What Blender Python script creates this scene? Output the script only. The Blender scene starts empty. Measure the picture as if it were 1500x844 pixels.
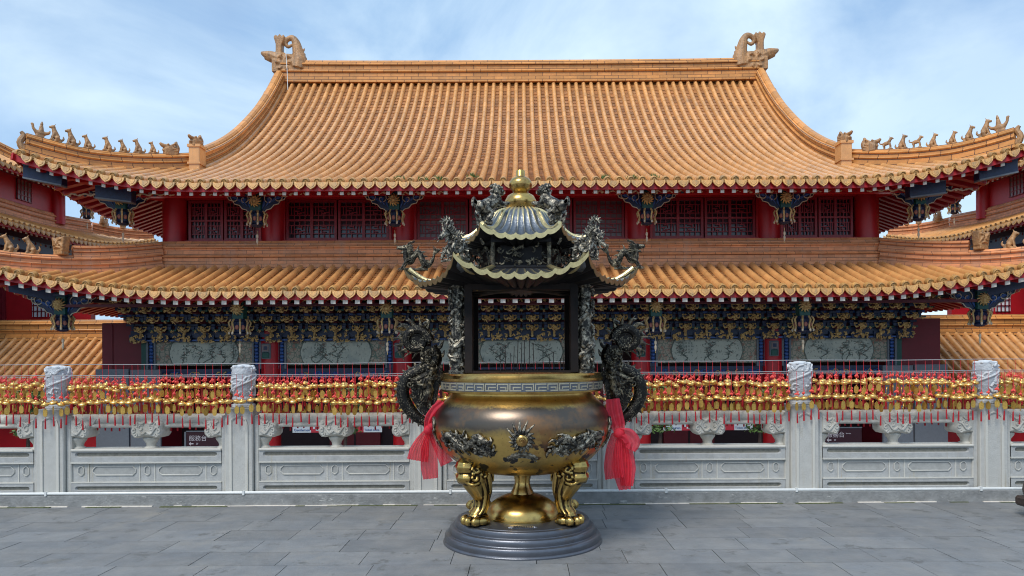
import bpy, bmesh, math, random
from mathutils import Vector, Matrix, noise
random.seed(11)
SC = bpy.context.scene
C = SC.collection
R = math.radians
PI = math.pi
# ------------------------------------------------------------------ camera, sky, sun, exposure
cam = bpy.data.cameras.new('camera'); camo = bpy.data.objects.new('camera', cam); C.objects.link(camo)
camo.location = (0, 0, 1.6)
camo.matrix_world = Matrix.Translation((0, 0, 1.6)) @ Matrix.Rotation(R(90), 4, 'X') @ Matrix.Rotation(R(-0.33), 4, 'Z')
cam.sensor_width = 36; cam.lens = 1083 / 1500 * 36
cam.shift_x = -14 / 1500; cam.shift_y = 106 / 1500
cam.clip_start = 0.05; cam.clip_end = 3000
SC.camera = camo
SUN_EL, SUN_AZ = 52, -150        # azimuth measured from +Y (away from the camera) clockwise
world = bpy.data.worlds.new('World'); SC.world = world; world.use_nodes = True
wn = world.node_tree; wn.nodes.clear()
def N(t, kind, **kw):
    n = t.nodes.new(kind)
    for k, v in kw.items(): setattr(n, k, v)
    return n
def setin(n, **kw):
    for k, v in kw.items():
        n.inputs[k.replace('_', ' ')].default_value = v
sky = N(wn, 'ShaderNodeTexSky', sky_type='NISHITA', sun_disc=False)
sky.sun_elevation = R(SUN_EL); sky.sun_rotation = R(SUN_AZ); sky.air_density = 1.0; sky.dust_density = 0.6; sky.ozone_density = 1.5
tc = N(wn, 'ShaderNodeTexCoord'); mp = N(wn, 'ShaderNodeMapping'); mp.inputs['Scale'].default_value = (1, 1, 1.7)
wn.links.new(tc.outputs['Generated'], mp.inputs['Vector'])
n1 = N(wn, 'ShaderNodeTexNoise'); setin(n1, Scale=2.3, Detail=6.0, Roughness=0.5); n1.inputs['Distortion'].default_value = 0.3
wn.links.new(mp.outputs[0], n1.inputs['Vector'])
r1 = N(wn, 'ShaderNodeValToRGB'); r1.color_ramp.elements[0].position = .38; r1.color_ramp.elements[1].position = .6
r1.color_ramp.elements[0].color = (.6, .6, .6, 1); r1.color_ramp.elements[1].color = (.96, .96, .96, 1)
wn.links.new(n1.outputs['Fac'], r1.inputs['Fac'])
n2 = N(wn, 'ShaderNodeTexNoise'); setin(n2, Scale=2.6, Detail=8.0, Roughness=0.56); n2.inputs['Distortion'].default_value = .4
mp2 = N(wn, 'ShaderNodeMapping'); mp2.inputs['Location'].default_value = (3.1, .7, 1.2); mp2.inputs['Scale'].default_value = (1, 1, 1.6)
wn.links.new(tc.outputs['Generated'], mp2.inputs['Vector']); wn.links.new(mp2.outputs[0], n2.inputs['Vector'])
r2 = N(wn, 'ShaderNodeValToRGB')
r2.color_ramp.elements[0].position = .38; r2.color_ramp.elements[1].position = .62
r2.color_ramp.elements[0].color = (1.75, 2.85, 4.4, 1); r2.color_ramp.elements[1].color = (3.9, 4.9, 5.7, 1)
wn.links.new(n2.outputs['Fac'], r2.inputs['Fac'])
mx = N(wn, 'ShaderNodeMix', data_type='RGBA')
wn.links.new(r1.outputs['Color'], mx.inputs['Factor']); wn.links.new(sky.outputs[0], mx.inputs['A']); wn.links.new(r2.outputs['Color'], mx.inputs['B'])
bg = N(wn, 'ShaderNodeBackground'); bg.inputs['Strength'].default_value = 0.1
wo = N(wn, 'ShaderNodeOutputWorld'); wn.links.new(mx.outputs['Result'], bg.inputs['Color']); wn.links.new(bg.outputs[0], wo.inputs[0])
sl = bpy.data.lights.new('sun', 'SUN'); sl.energy = 1.45; sl.angle = R(24); sl.color = (1, .95, .87)
so = bpy.data.objects.new('sun', sl); C.objects.link(so); so.location = (0, -10, 40)
dv = Vector((math.sin(R(SUN_AZ)) * math.cos(R(SUN_EL)), math.cos(R(SUN_AZ)) * math.cos(R(SUN_EL)), math.sin(R(SUN_EL))))
so.rotation_euler = dv.to_track_quat('Z', 'Y').to_euler()
SC.view_settings.view_transform = 'Standard'; SC.view_settings.look = 'None'
SC.view_settings.exposure = 1.0; SC.view_settings.gamma = 1.0; SC.view_settings.use_curve_mapping = False
SC.render.engine = 'CYCLES'; SC.cycles.filter_width = 1.05; SC.cycles.max_bounces = 8; SC.cycles.use_denoising = True
K = 1083.0
def P(x, y, D):                   # where a point of the photo stands when it is D metres away
    return Vector(((x - 764) * D / K, D, 1.6 - (y - 528) * D / K))
# ------------------------------------------------------------------ mesh helpers
class MB:
    def __init__(s): s.v = []; s.f = []; s.m = []; s.uv = {}
    def add(s, vs, fs, m=0, M=None, uvs=None):
        b = len(s.v)
        if M is not None: vs = [M @ Vector(q) for q in vs]
        s.v.extend([tuple(q) for q in vs])
        for i, f in enumerate(fs):
            if uvs: s.uv[len(s.f)] = uvs[i]
            s.f.append([b + k for k in f]); s.m.append(m)
    def box(s, x0, x1, y0, y1, z0, z1, m=0, M=None, bev=0.0):
        if bev:
            b = bev
            lay = [(z0, b), (z0 + b, 0), (z1 - b, 0), (z1, b)]
            vs = []
            for z, i in lay:
                X0, X1, Y0, Y1 = x0 + i, x1 - i, y0 + i, y1 - i
                vs += [(X0 + (b if not i else 0), Y0, z), (X1 - (b if not i else 0), Y0, z), (X1, Y0 + (b if not i else 0), z), (X1, Y1 - (b if not i else 0), z),
                       (X1 - (b if not i else 0), Y1, z), (X0 + (b if not i else 0), Y1, z), (X0, Y1 - (b if not i else 0), z), (X0, Y0 + (b if not i else 0), z)]
            fs = [tuple(range(7, -1, -1)), tuple(range(24, 32))]
            for k in range(3):
                for j in range(8): fs.append((k * 8 + j, k * 8 + (j + 1) % 8, (k + 1) * 8 + (j + 1) % 8, (k + 1) * 8 + j))
            s.add(vs, fs, m, M); return s
        vs = [(x0, y0, z0), (x1, y0, z0), (x1, y1, z0), (x0, y1, z0), (x0, y0, z1), (x1, y0, z1), (x1, y1, z1), (x0, y1, z1)]
        s.add(vs, [(3, 2, 1, 0), (4, 5, 6, 7), (0, 1, 5, 4), (1, 2, 6, 5), (2, 3, 7, 6), (3, 0, 4, 7)], m, M); return s
    def lathe(s, prof, n=32, m=0, M=None, a0=0, a1=2 * PI, mod=None):
        full = abs(a1 - a0 - 2 * PI) < 1e-6
        k = n if full else n + 1
        vs = []; fs = []
        for r, z in prof:
            for i in range(k):
                a = a0 + (a1 - a0) * i / n
                rr = r if mod is None else mod(r, z, a)
                vs.append((rr * math.cos(a), rr * math.sin(a), z))
        for j in range(len(prof) - 1):
            for i in range(n):
                i2 = (i + 1) % k
                fs.append((j * k + i, j * k + i2, (j + 1) * k + i2, (j + 1) * k + i))
        if full:
            if prof[0][0] > 1e-5: fs.append(tuple(range(k - 1, -1, -1)))
            if prof[-1][0] > 1e-5: fs.append(tuple((len(prof) - 1) * k + i for i in range(k)))
        s.add(vs, fs, m, M); return s
    def tube(s, pts, rad, n=8, m=0, M=None, sm=0, flat=1.0, up=None):
        pts = [Vector(p) for p in pts]
        if not hasattr(rad, '__len__'): rad = [rad] * len(pts)
        if sm: pts, rad = smooth_path(pts, rad, sm)
        T = []
        for i in range(len(pts)):
            d = pts[min(i + 1, len(pts) - 1)] - pts[max(i - 1, 0)]
            T.append(d.normalized() if d.length > 1e-9 else Vector((0, 0, 1)))
        a = Vector(up) if up else (Vector((0, 0, 1)) if abs(T[0].z) < .9 else Vector((0, 1, 0)))
        nrm = (a - T[0] * a.dot(T[0])).normalized()
        vs = []; fs = []
        for i, p in enumerate(pts):
            nrm = nrm - T[i] * nrm.dot(T[i])
            nrm = nrm.normalized() if nrm.length > 1e-6 else T[i].orthogonal().normalized()
            b = T[i].cross(nrm)
            for j in range(n):
                q = 2 * PI * j / n
                vs.append(p + nrm * (rad[i] * math.cos(q) * flat) + b * (rad[i] * math.sin(q)))
        for i in range(len(pts) - 1):
            for j in range(n):
                fs.append((i * n + j, i * n + (j + 1) % n, (i + 1) * n + (j + 1) % n, (i + 1) * n + j))
        fs.append(tuple(range(n - 1, -1, -1))); fs.append(tuple((len(pts) - 1) * n + j for j in range(n)))
        s.add(vs, fs, m, M); return s
    def ell(s, c, r, m=0, M=None, n=10, rot=None):
        if not hasattr(r, '__len__'): r = (r, r, r)
        k = max(4, n // 2 + 1); vs = [(0, 0, -1)]; fs = []
        for j in range(1, k):
            ph = -PI / 2 + PI * j / k
            for i in range(n): vs.append((math.cos(ph) * math.cos(2 * PI * i / n), math.cos(ph) * math.sin(2 * PI * i / n), math.sin(ph)))
        vs.append((0, 0, 1))
        for i in range(n):
            fs.append((0, 1 + (i + 1) % n, 1 + i)); fs.append((len(vs) - 1, 1 + (k - 2) * n + i, 1 + (k - 2) * n + (i + 1) % n))
        for j in range(k - 2):
            for i in range(n): fs.append((1 + j * n + i, 1 + j * n + (i + 1) % n, 1 + (j + 1) * n + (i + 1) % n, 1 + (j + 1) * n + i))
        A = Matrix.Translation(Vector(c)) @ (rot.to_4x4() if rot else Matrix()) @ Matrix.Diagonal((r[0], r[1], r[2], 1))
        vs = [A @ Vector(q) for q in vs]
        s.add(vs, fs, m, M); return s
    def prism(s, poly, y0, y1, m=0, M=None, bev=0.0):      # poly in the XZ plane, thickness along Y
        n = len(poly)
        if bev:
            cx = sum(p[0] for p in poly) / n; cz = sum(p[1] for p in poly) / n
            inn = []
            for i, p in enumerate(poly):
                a = Vector(poly[i - 1]); b = Vector(poly[(i + 1) % n]); q = Vector(p)
                e1 = (q - a).normalized(); e2 = (b - q).normalized(); nn = Vector((e1.y + e2.y, -(e1.x + e2.x)))
                nn = nn.normalized() if nn.length > 1e-6 else Vector((0, 0))
                if nn.dot(Vector((cx, cz)) - q) < 0 and s._cw(poly): nn = -nn
                sg = -1 if s._cw(poly) == False else 1
                e = Vector((-(e1.y + e2.y), e1.x + e2.x)); e = e.normalized() if e.length > 1e-6 else e
                inn.append(q + (e if not s._cw(poly) else -e) * bev)
            vs = [(p[0], y0 + bev, p[1]) for p in poly] + [(p[0], y1, p[1]) for p in poly] + [(p[0], y0, p[1]) for p in inn]
            fs = [tuple(range(n, 2 * n)), tuple(range(2 * n, 3 * n))[::-1]]
            for i in range(n):
                j = (i + 1) % n
                fs.append((i, j, n + j, n + i)); fs.append((2 * n + i, 2 * n + j, j, i))
        else:
            vs = [(p[0], y0, p[1]) for p in poly] + [(p[0], y1, p[1]) for p in poly]
            fs = [tuple(range(n))[::-1], tuple(range(n, 2 * n))] + [(i, (i + 1) % n, n + (i + 1) % n, n + i) for i in range(n)]
        s.add(vs, fs, m, M); return s
    @staticmethod
    def _cw(poly):
        return sum(poly[i - 1][0] * poly[i][1] - poly[i][0] * poly[i - 1][1] for i in range(len(poly))) < 0
    def build(s, name, mats, parent=None, loc=None, ang=35, smooth=True, fix=True):
        me = bpy.data.meshes.new(name); me.from_pydata(s.v, [], s.f)
        if not isinstance(mats, (list, tuple)): mats = [mats]
        for q in mats: me.materials.append(q)
        me.polygons.foreach_set('material_index', s.m)
        if s.uv:
            ul = me.uv_layers.new(name='UVMap')
            for i, p in enumerate(me.polygons):
                u = s.uv.get(i)
                if u:
                    for k, li in enumerate(p.loop_indices): ul.data[li].uv = u[k]
        if fix:
            bm = bmesh.new(); bm.from_mesh(me); bmesh.ops.recalc_face_normals(bm, faces=bm.faces); bm.to_mesh(me); bm.free()
        if smooth:
            me.polygons.foreach_set('use_smooth', [True] * len(me.polygons))
            me.set_sharp_from_angle(angle=R(ang))
        me.update()
        o = bpy.data.objects.new(name, me); C.objects.link(o)
        if parent is not None: o.parent = parent
        if loc is not None: o.location = loc
        return o
def smooth_path(pts, rad, k):
    P2 = []; R2 = []
    n = len(pts)
    for i in range(n - 1):
        p0, p1, p2, p3 = pts[max(i - 1, 0)], pts[i], pts[i + 1], pts[min(i + 2, n - 1)]
        for j in range(k):
            t = j / k
            P2.append(0.5 * ((2 * p1) + (p2 - p0) * t + (2 * p0 - 5 * p1 + 4 * p2 - p3) * t * t + (3 * p1 - p0 - 3 * p2 + p3) * t ** 3))
            R2.append(rad[i] * (1 - t) + rad[i + 1] * t)
    P2.append(pts[-1]); R2.append(rad[-1])
    return P2, R2
def sweep(mb, prof, path, m=0, side=None, closed=True):     # prof: (sideways, up) pairs; UV in metres (along, around)
    path = [Vector(p) for p in path]; n = len(prof); rows = []
    L = 0; ls = [0]
    for i in range(1, len(path)): L += (path[i] - path[i - 1]).length; ls.append(L)
    for i, p in enumerate(path):
        t = (path[min(i + 1, len(path) - 1)] - path[max(i - 1, 0)]); h = Vector((t.x, t.y, 0))
        if side is not None: s_ = Vector(side)
        else: s_ = Vector((h.y, -h.x, 0)).normalized()
        t.normalize(); u = s_.cross(t); u.normalize()
        if u.z < 0: u = -u
        u = (u * .6 + Vector((0, 0, .4))).normalized()
        rows.append([p + s_ * a + u * b for a, b in prof])
    pl = [0]
    for j in range(1, n + 1):
        a, b = prof[j - 1], prof[j % n]; pl.append(pl[-1] + math.hypot(a[0] - b[0], a[1] - b[1]))
    vs = [q for r in rows for q in r]; fs = []; uv = []
    for i in range(len(path) - 1):
        for j in range(n if closed else n - 1):
            j2 = (j + 1) % n
            fs.append((i * n + j, i * n + j2, (i + 1) * n + j2, (i + 1) * n + j))
            za, zb = prof[j][1], prof[j2][1]
            uv.append([(ls[i], za), (ls[i], zb), (ls[i + 1], zb), (ls[i + 1], za)])
    if closed:
        fs.append(tuple(range(n))); uv.append([(p[0], p[1]) for p in prof])
        k = (len(path) - 1) * n
        fs.append(tuple(k + j for j in range(n))); uv.append([(p[0], p[1]) for p in prof])
    mb.add(vs, fs, m, None, uv)
def empty(name, loc=(0, 0, 0), label=None, cat=None, group=None, parent=None):
    o = bpy.data.objects.new(name, None); C.objects.link(o); o.location = loc; o.empty_display_size = .2
    if parent is not None: o.parent = parent
    if label: tag(o, label, cat, group)
    return o
def tag(o, label, cat, group=None, kind=None):
    o['label'] = label; o['category'] = cat
    if group: o['group'] = group
    if kind: o['kind'] = kind
    return o
def copy_tree(o, parent=None):
    c = o.copy(); C.objects.link(c)
    if parent is not None: c.parent = parent
    for ch in list(o.children): copy_tree(ch, c)
    return c
def fuse(o, voxel, smooth_it=4):
    m = o.modifiers.new('r', 'REMESH'); m.mode = 'VOXEL'; m.voxel_size = voxel
    s_ = o.modifiers.new('s', 'SMOOTH'); s_.iterations = smooth_it; s_.factor = .5
    dg = bpy.context.evaluated_depsgraph_get(); dg.update()
    me = bpy.data.meshes.new_from_object(o.evaluated_get(dg)); o.modifiers.clear()
    mats = list(o.data.materials); o.data = me
    if not me.materials:
        for q in mats: me.materials.append(q)
    me.polygons.foreach_set('use_smooth', [True] * len(me.polygons))
    return o
# ------------------------------------------------------------------ materials
def mat(name, col=(.5, .5, .5), rough=.5, metal=0.0, var=0.0, nscale=6, bump=0.0, bscale=40, col2=None, island=0.0, spec=None, coat=0.0, edge=None, streak=None, trans=0.0, alpha=1.0, brick=None, extra=None):
    m = bpy.data.materials.new(name); m.use_nodes = True; t = m.node_tree; t.nodes.clear()
    L = t.links.new
    out = N(t, 'ShaderNodeOutputMaterial'); b = N(t, 'ShaderNodeBsdfPrincipled'); L(b.outputs[0], out.inputs[0])
    b.inputs['Roughness'].default_value = rough; b.inputs['Metallic'].default_value = metal
    b.inputs['Coat Weight'].default_value = coat; b.inputs['Coat Roughness'].default_value = .15
    if spec is not None: b.inputs['Specular IOR Level'].default_value = spec
    tcn = N(t, 'ShaderNodeTexCoord'); geo = N(t, 'ShaderNodeNewGeometry')
    src = N(t, 'ShaderNodeRGB'); src.outputs[0].default_value = (*col, 1); cur = src.outputs[0]
    def mix(f, a, bb, mode='MIX', const=None):
        x = N(t, 'ShaderNodeMix', data_type='RGBA'); x.blend_type = mode
        if const is not None: x.inputs['Factor'].default_value = const
        else: L(f, x.inputs['Factor'])
        L(a, x.inputs['A'])
        if hasattr(bb, 'default_value') or hasattr(bb, 'links'): L(bb, x.inputs['B'])
        else: x.inputs['B'].default_value = (*bb, 1)
        return x.outputs['Result']
    def nz(scale, detail=5, rough_=.6, stretch=None):
        q = N(t, 'ShaderNodeTexNoise'); setin(q, Scale=scale, Detail=float(detail), Roughness=rough_)
        if stretch:
            mm = N(t, 'ShaderNodeMapping'); mm.inputs['Scale'].default_value = stretch; L(geo.outputs['Position'], mm.inputs['Vector']); L(mm.outputs[0], q.inputs['Vector'])
        else: L(geo.outputs['Position'], q.inputs['Vector'])
        return q.outputs['Fac']
    def ramp(f, a, bb, c0=(0, 0, 0), c1=(1, 1, 1)):
        r_ = N(t, 'ShaderNodeValToRGB'); r_.color_ramp.elements[0].position = a; r_.color_ramp.elements[1].position = bb
        r_.color_ramp.elements[0].color = (*c0, 1); r_.color_ramp.elements[1].color = (*c1, 1); L(f, r_.inputs['Fac']); return r_.outputs['Color']
    bumps = []
    if col2 is not None:
        cur = mix(ramp(nz(nscale), .38, .62), cur, col2)
    if island:
        v_ = N(t, 'ShaderNodeHueSaturation'); mm = N(t, 'ShaderNodeMapRange'); mm.inputs['To Min'].default_value = 1 - island; mm.inputs['To Max'].default_value = 1 + island
        L(geo.outputs['Random Per Island'], mm.inputs['Value']); L(mm.outputs[0], v_.inputs['Value']); L(cur, v_.inputs['Color']); cur = v_.outputs[0]
    if var:
        lo = 1 - var; hi = 1 + var
        cur = mix(None, cur, ramp(nz(nscale * 2.3, 6, .65), .25, .75, (lo, lo, lo), (hi, hi, hi)), 'MULTIPLY', 1.0)
    if brick:
        bw, rh, mort, mc = brick
        bt = N(t, 'ShaderNodeTexBrick'); setin(bt, Scale=1.0); bt.inputs['Brick Width'].default_value = bw; bt.inputs['Row Height'].default_value = rh
        bt.inputs['Mortar Size'].default_value = mort; bt.inputs['Mortar Smooth'].default_value = .1
        L(tcn.outputs['UV'], bt.inputs['Vector']); bt.inputs['Color1'].default_value = (.8, .8, .8, 1); bt.inputs['Color2'].default_value = (1.12, 1.08, 1.05, 1); bt.inputs['Mortar'].default_value = (1, 1, 1, 1)
        cur = mix(None, cur, bt.outputs['Color'], 'MULTIPLY', 1.0)
        cur = mix(bt.outputs['Fac'], cur, mc)
        inv = N(t, 'ShaderNodeMath', operation='SUBTRACT'); inv.inputs[0].default_value = 1; L(bt.outputs['Fac'], inv.inputs[1]); bumps.append((inv.outputs[0], .6, .01))
    if streak:
        sc, amt, scol = streak
        cur = mix(ramp(nz(sc, 6, .7, (1, 1, .12)), 1 - amt - .12, 1 - amt + .15), cur, scol)
    if edge:
        lo, hi, ec = edge
        cur = mix(ramp(geo.outputs['Pointiness'], lo, hi), cur, ec)
    if extra: cur = extra(t, L, b, geo, tcn, cur, mix, nz, ramp)
    if bump: bumps.append((nz(bscale, 5, .6), bump, .02))
    last = None
    for h, st, dist in bumps:
        bp = N(t, 'ShaderNodeBump'); bp.inputs['Strength'].default_value = st; bp.inputs['Distance'].default_value = dist; L(h, bp.inputs['Height'])
        if last: L(last, bp.inputs['Normal'])
        last = bp.outputs[0]
    if last: L(last, b.inputs['Normal'])
    L(cur, b.inputs['Base Color'])
    if trans:
        tr = N(t, 'ShaderNodeBsdfTranslucent'); L(cur, tr.inputs[0]); ms = N(t, 'ShaderNodeMixShader'); ms.inputs[0].default_value = trans
        L(b.outputs[0], ms.inputs[1]); L(tr.outputs[0], ms.inputs[2]); L(ms.outputs[0], out.inputs[0])
    if alpha < 1: b.inputs['Alpha'].default_value = alpha
    return m
M_tile = mat('glazed_tile', (.66, .325, .115), .3, island=.1, var=.22, nscale=1.1, bump=.2, bscale=60, streak=(3.0, .34, (.52, .27, .11)), coat=.35, extra=lambda t, L, b, geo, tcn, cur, mix, nz, ramp: mix(ramp(nz(.8, 8, .75), .6, .72), cur, (.33, .19, .11)))
M_pan = mat('shaded_pan_tile', (.3, .125, .04), .45, island=.3, var=.28, nscale=2, bump=.3, bscale=50, streak=(5, .36, (.46, .27, .14)))  # pans coloured darker to paint in the shadow gaps between rolls
M_cap = mat('tile_cap', (.56, .29, .09), .45, island=.2, var=.35, nscale=14, bump=.5, bscale=60, streak=(9, .42, (.24, .17, .09)))
M_band = mat('ridge_brick', (.62, .28, .078), .42, var=.18, nscale=2, bump=.2, bscale=30, brick=(.55, .15, .009, (.13, .055, .03)), streak=(2.2, .3, (.46, .27, .15)))
M_bandw = mat('worn_ridge_brick', (.66, .28, .12), .5, var=.22, nscale=2, bump=.2, bscale=30, brick=(.45, .1, .006, (.22, .1, .06)), streak=(2.6, .35, (.52, .3, .2)))
M_cer = mat('ceramic_ornament', (.42, .22, .09), .5, var=.35, nscale=6, bump=.9, bscale=16, streak=(6, .44, (.16, .11, .07)))
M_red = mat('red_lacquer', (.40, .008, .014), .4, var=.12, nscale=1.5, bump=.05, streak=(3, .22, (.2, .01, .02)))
M_redd = mat('dark_and_shaded_red', (.17, .008, .018), .5, var=.15, nscale=1.5)  # darker red; on the corner walls it carries painted eave shade
M_sash = mat('red_window_frame', (.25, .006, .016), .4, var=.12, nscale=3)
M_mar = mat('maroon_beam', (.10, .012, .022), .55, var=.3, nscale=4)
M_white = mat('white_paint', (.72, .66, .58), .6, var=.15, nscale=8)
M_navy = mat('navy_paint', (.008, .02, .065), .45, var=.5, nscale=7)
M_blue = mat('blue_paint', (.03, .09, .3), .45, var=.25, nscale=9)
M_teal = mat('green_paint', (.01, .075, .06), .5, var=.3, nscale=9)
M_gold = mat('gold_leaf', (.62, .42, .17), .42, .15, var=.35, nscale=30, bump=.5, bscale=60, streak=(14, .42, (.2, .11, .05)))
M_cream = mat('cream_paint', (.55, .45, .33), .55, var=.2, nscale=20)
M_glass = mat('dark_window_glass', (.028, .012, .018), .12, spec=.6)
M_gpale = mat('pale_window_glass', (.16, .11, .11), .3, var=.1)
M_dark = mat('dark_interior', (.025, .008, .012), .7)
def marble_extra(t, L, b, geo, tcn, cur, mix, nz, ramp):
    cur = mix(ramp(nz(3.5, 8, .7, (5, 5, .45)), .58, .72), cur, (.36, .33, .26))
    return mix(ramp(nz(1.9, 7, .7, (9, 9, .3)), .68, .76), cur, (.38, .25, .1))
M_marble = mat('weathered_marble', (.345, .352, .35), .65, var=.2, nscale=5, bump=.25, bscale=70, extra=marble_extra, edge=(.56, .64, (.5, .49, .45)))
M_rail = mat('cream_marble_rail', (.47, .46, .42), .6, var=.18, nscale=6, bump=.25, bscale=60, streak=(4, .36, (.33, .3, .24)))
M_carv = mat('carved_marble', (.3, .33, .37), .55, var=.25, nscale=12, bump=.8, bscale=28, edge=(.5, .62, (.6, .62, .64)))
M_slot = mat('slot_floor_stone', (.2, .19, .16), .8, var=.4, nscale=9)  # darker stone colour on the floors of the panel slots
M_slate = mat('slate_paving', (.165, .173, .182), .6, island=.12, var=.16, nscale=2.5, bump=.3, bscale=35, col2=(.2, .2, .198), extra=lambda t, L, b, geo, tcn, cur, mix, nz, ramp: mix(ramp(nz(26, 4, .7), .69, .72), mix(ramp(nz(1.1, 6, .7), .58, .75), mix(ramp(nz(3.3, 8, .75), .56, .63), cur, (.12, .122, .12)), (.25, .235, .21)), (.36, .36, .34)))
M_joint = mat('paving_joint', (.075, .077, .08), .9)
M_kerb = mat('kerb_stone', (.22, .225, .225), .8, var=.3, nscale=4, bump=.5, bscale=40, extra=lambda t, L, b, geo, tcn, cur, mix, nz, ramp: mix(ramp(nz(7, 7, .7, (1, 1, 3)), .62, .68), cur, (.42, .42, .4)))
M_moss = mat('mossy_edge', (.1, .115, .05), .95, var=.5, nscale=15, bump=1.0, bscale=60)
M_pipe = mat('white_pipe', (.6, .62, .62), .35, var=.1)
M_grey = mat('grey_cast_metal', (.13, .14, .165), .34, .75, var=.15, nscale=4, bump=.08, bscale=120, extra=lambda t, L, b, geo, tcn, cur, mix, nz, ramp: mix(ramp(nz(3, 6, .6), .55, .7), cur, (.12, .1, .09)))
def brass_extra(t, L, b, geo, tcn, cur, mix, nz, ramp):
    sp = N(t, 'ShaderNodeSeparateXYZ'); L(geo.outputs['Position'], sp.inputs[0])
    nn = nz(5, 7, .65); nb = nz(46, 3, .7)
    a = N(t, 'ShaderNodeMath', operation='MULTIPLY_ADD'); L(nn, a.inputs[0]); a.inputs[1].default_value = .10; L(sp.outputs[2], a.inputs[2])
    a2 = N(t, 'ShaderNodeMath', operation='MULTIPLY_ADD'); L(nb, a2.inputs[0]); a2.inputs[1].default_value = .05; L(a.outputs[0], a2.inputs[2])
    up = ramp(a2.outputs[0], 1.085, 1.125)          # darker brown band round the upper part of the bowl
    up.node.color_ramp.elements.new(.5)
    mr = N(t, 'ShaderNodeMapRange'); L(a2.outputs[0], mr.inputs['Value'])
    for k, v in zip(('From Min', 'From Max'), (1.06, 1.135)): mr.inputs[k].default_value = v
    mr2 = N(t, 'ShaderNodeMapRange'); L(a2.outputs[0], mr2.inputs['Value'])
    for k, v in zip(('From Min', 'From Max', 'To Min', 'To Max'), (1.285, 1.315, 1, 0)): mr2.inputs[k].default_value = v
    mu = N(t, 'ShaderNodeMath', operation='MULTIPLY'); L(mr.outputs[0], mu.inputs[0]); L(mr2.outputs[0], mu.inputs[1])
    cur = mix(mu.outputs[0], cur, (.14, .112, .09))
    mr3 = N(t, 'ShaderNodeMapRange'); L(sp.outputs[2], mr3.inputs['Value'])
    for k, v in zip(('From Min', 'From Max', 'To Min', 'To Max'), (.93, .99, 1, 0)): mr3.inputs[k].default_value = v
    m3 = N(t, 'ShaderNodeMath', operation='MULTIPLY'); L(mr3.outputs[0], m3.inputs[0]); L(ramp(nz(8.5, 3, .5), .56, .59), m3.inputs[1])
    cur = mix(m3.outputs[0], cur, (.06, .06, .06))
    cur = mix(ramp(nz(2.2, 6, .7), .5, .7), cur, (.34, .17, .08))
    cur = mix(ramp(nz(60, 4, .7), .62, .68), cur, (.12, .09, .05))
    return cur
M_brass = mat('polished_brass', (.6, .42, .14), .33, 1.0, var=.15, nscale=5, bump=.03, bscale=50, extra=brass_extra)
M_brass2 = mat('bright_brass', (.58, .39, .13), .27, 1.0, var=.2, nscale=6, extra=lambda t, L, b, geo, tcn, cur, mix, nz, ramp: mix(ramp(nz(4, 6, .7), .5, .7), cur, (.25, .12, .05)))
M_brassc = mat('carved_brass', (.03, .02, .012), .28, 1.0, bump=.12, bscale=45, edge=(.492, .503, (.5, .34, .11)), streak=(9, .4, (.1, .065, .03)))
def wear(lo, hi, col, sc=34, pe=(.6, .8)):
    def ex(t, L, b, geo, tcn, cur, mix, nz, ramp):
        cur = mix(ramp(nz(sc, 5, .7, (1, 1, 1)), lo, hi), cur, col)
        return mix(ramp(geo.outputs['Pointiness'], *pe), cur, col)
    return ex
M_bronze = mat('antique_bronze', (.022, .02, .017), .4, .7, bump=.5, bscale=60, extra=wear(.48, .66, (.3, .26, .18), 22))
def scales_extra(t, L, b, geo, tcn, cur, mix, nz, ramp):
    v_ = N(t, 'ShaderNodeTexVoronoi'); v_.inputs['Scale'].default_value = 72; L(geo.outputs['Position'], v_.inputs['Vector'])
    f = ramp(v_.outputs['Distance'], .12, .5, (1, 1, 1), (0, 0, 0))
    c2 = mix(ramp(nz(14, 4, .6), .42, .62), (lambda q: q)(cur), (.3, .26, .18))
    return mix(f, cur, c2)
M_scale = mat('bronze_scales', (.012, .011, .01), .38, .7, bump=.3, bscale=90, extra=scales_extra)
M_silver = mat('worn_bronze_highlight', (.03, .029, .027), .38, .8, bump=.5, bscale=60, extra=wear(.45, .62, (.42, .38, .3), 22))
M_black = mat('black_metal', (.012, .011, .013), .5, .5, var=.4, nscale=5)  # near-black metal of the roof undersides and the gallery
M_roofm = mat('grey_metal_roof', (.17, .19, .22), .36, .9, var=.35, nscale=14, bump=.25, bscale=50, edge=(.505, .54, (.72, .6, .32)))
M_edge = mat('brass_eave_edge', (.56, .46, .24), .32, .9, var=.25, nscale=14)
M_cloth = mat('red_tulle', (.88, .07, .12), .75, var=.15, nscale=9, trans=.5, alpha=.72)
M_bell = mat('gold_bell', (.85, .55, .17), .28, .85, var=.1, nscale=30)
M_tag = mat('gold_tag', (.62, .38, .09), .35, .8, var=.3, nscale=30)
M_cord = mat('red_cord', (.55, .02, .03), .7)
M_knot = mat('pink_red_knot', (.68, .07, .06), .7, island=.3)
M_tas = mat('red_tassel', (.38, .004, .012), .7)
M_wire = mat('steel_wire', (.42, .4, .4), .4, .6)
M_leaf = mat('green_leaf', (.07, .13, .03), .6, island=.4)
M_sign = mat('sign_and_pane_white', (.62, .66, .7), .5)
M_signr = mat('sign_red', (.5, .03, .05), .5)
M_signd = mat('sign_dark', (.035, .008, .014), .4)
M_fade = mat('faded_ink', (.13, .16, .14), .7)
M_rust = mat('faded_red_ink', (.32, .12, .09), .7)
M_ink = mat('ink_black', (.02, .02, .025), .6)
M_txt = mat('sign_lettering', (.5, .46, .5), .6)
M_greyw = mat('grey_panel', (.13, .145, .17), .5, var=.1)
M_blackf = mat('black_iron_frame', (.006, .0055, .006), .75, spec=.25, col2=(.02, .013, .011), nscale=4)
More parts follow.
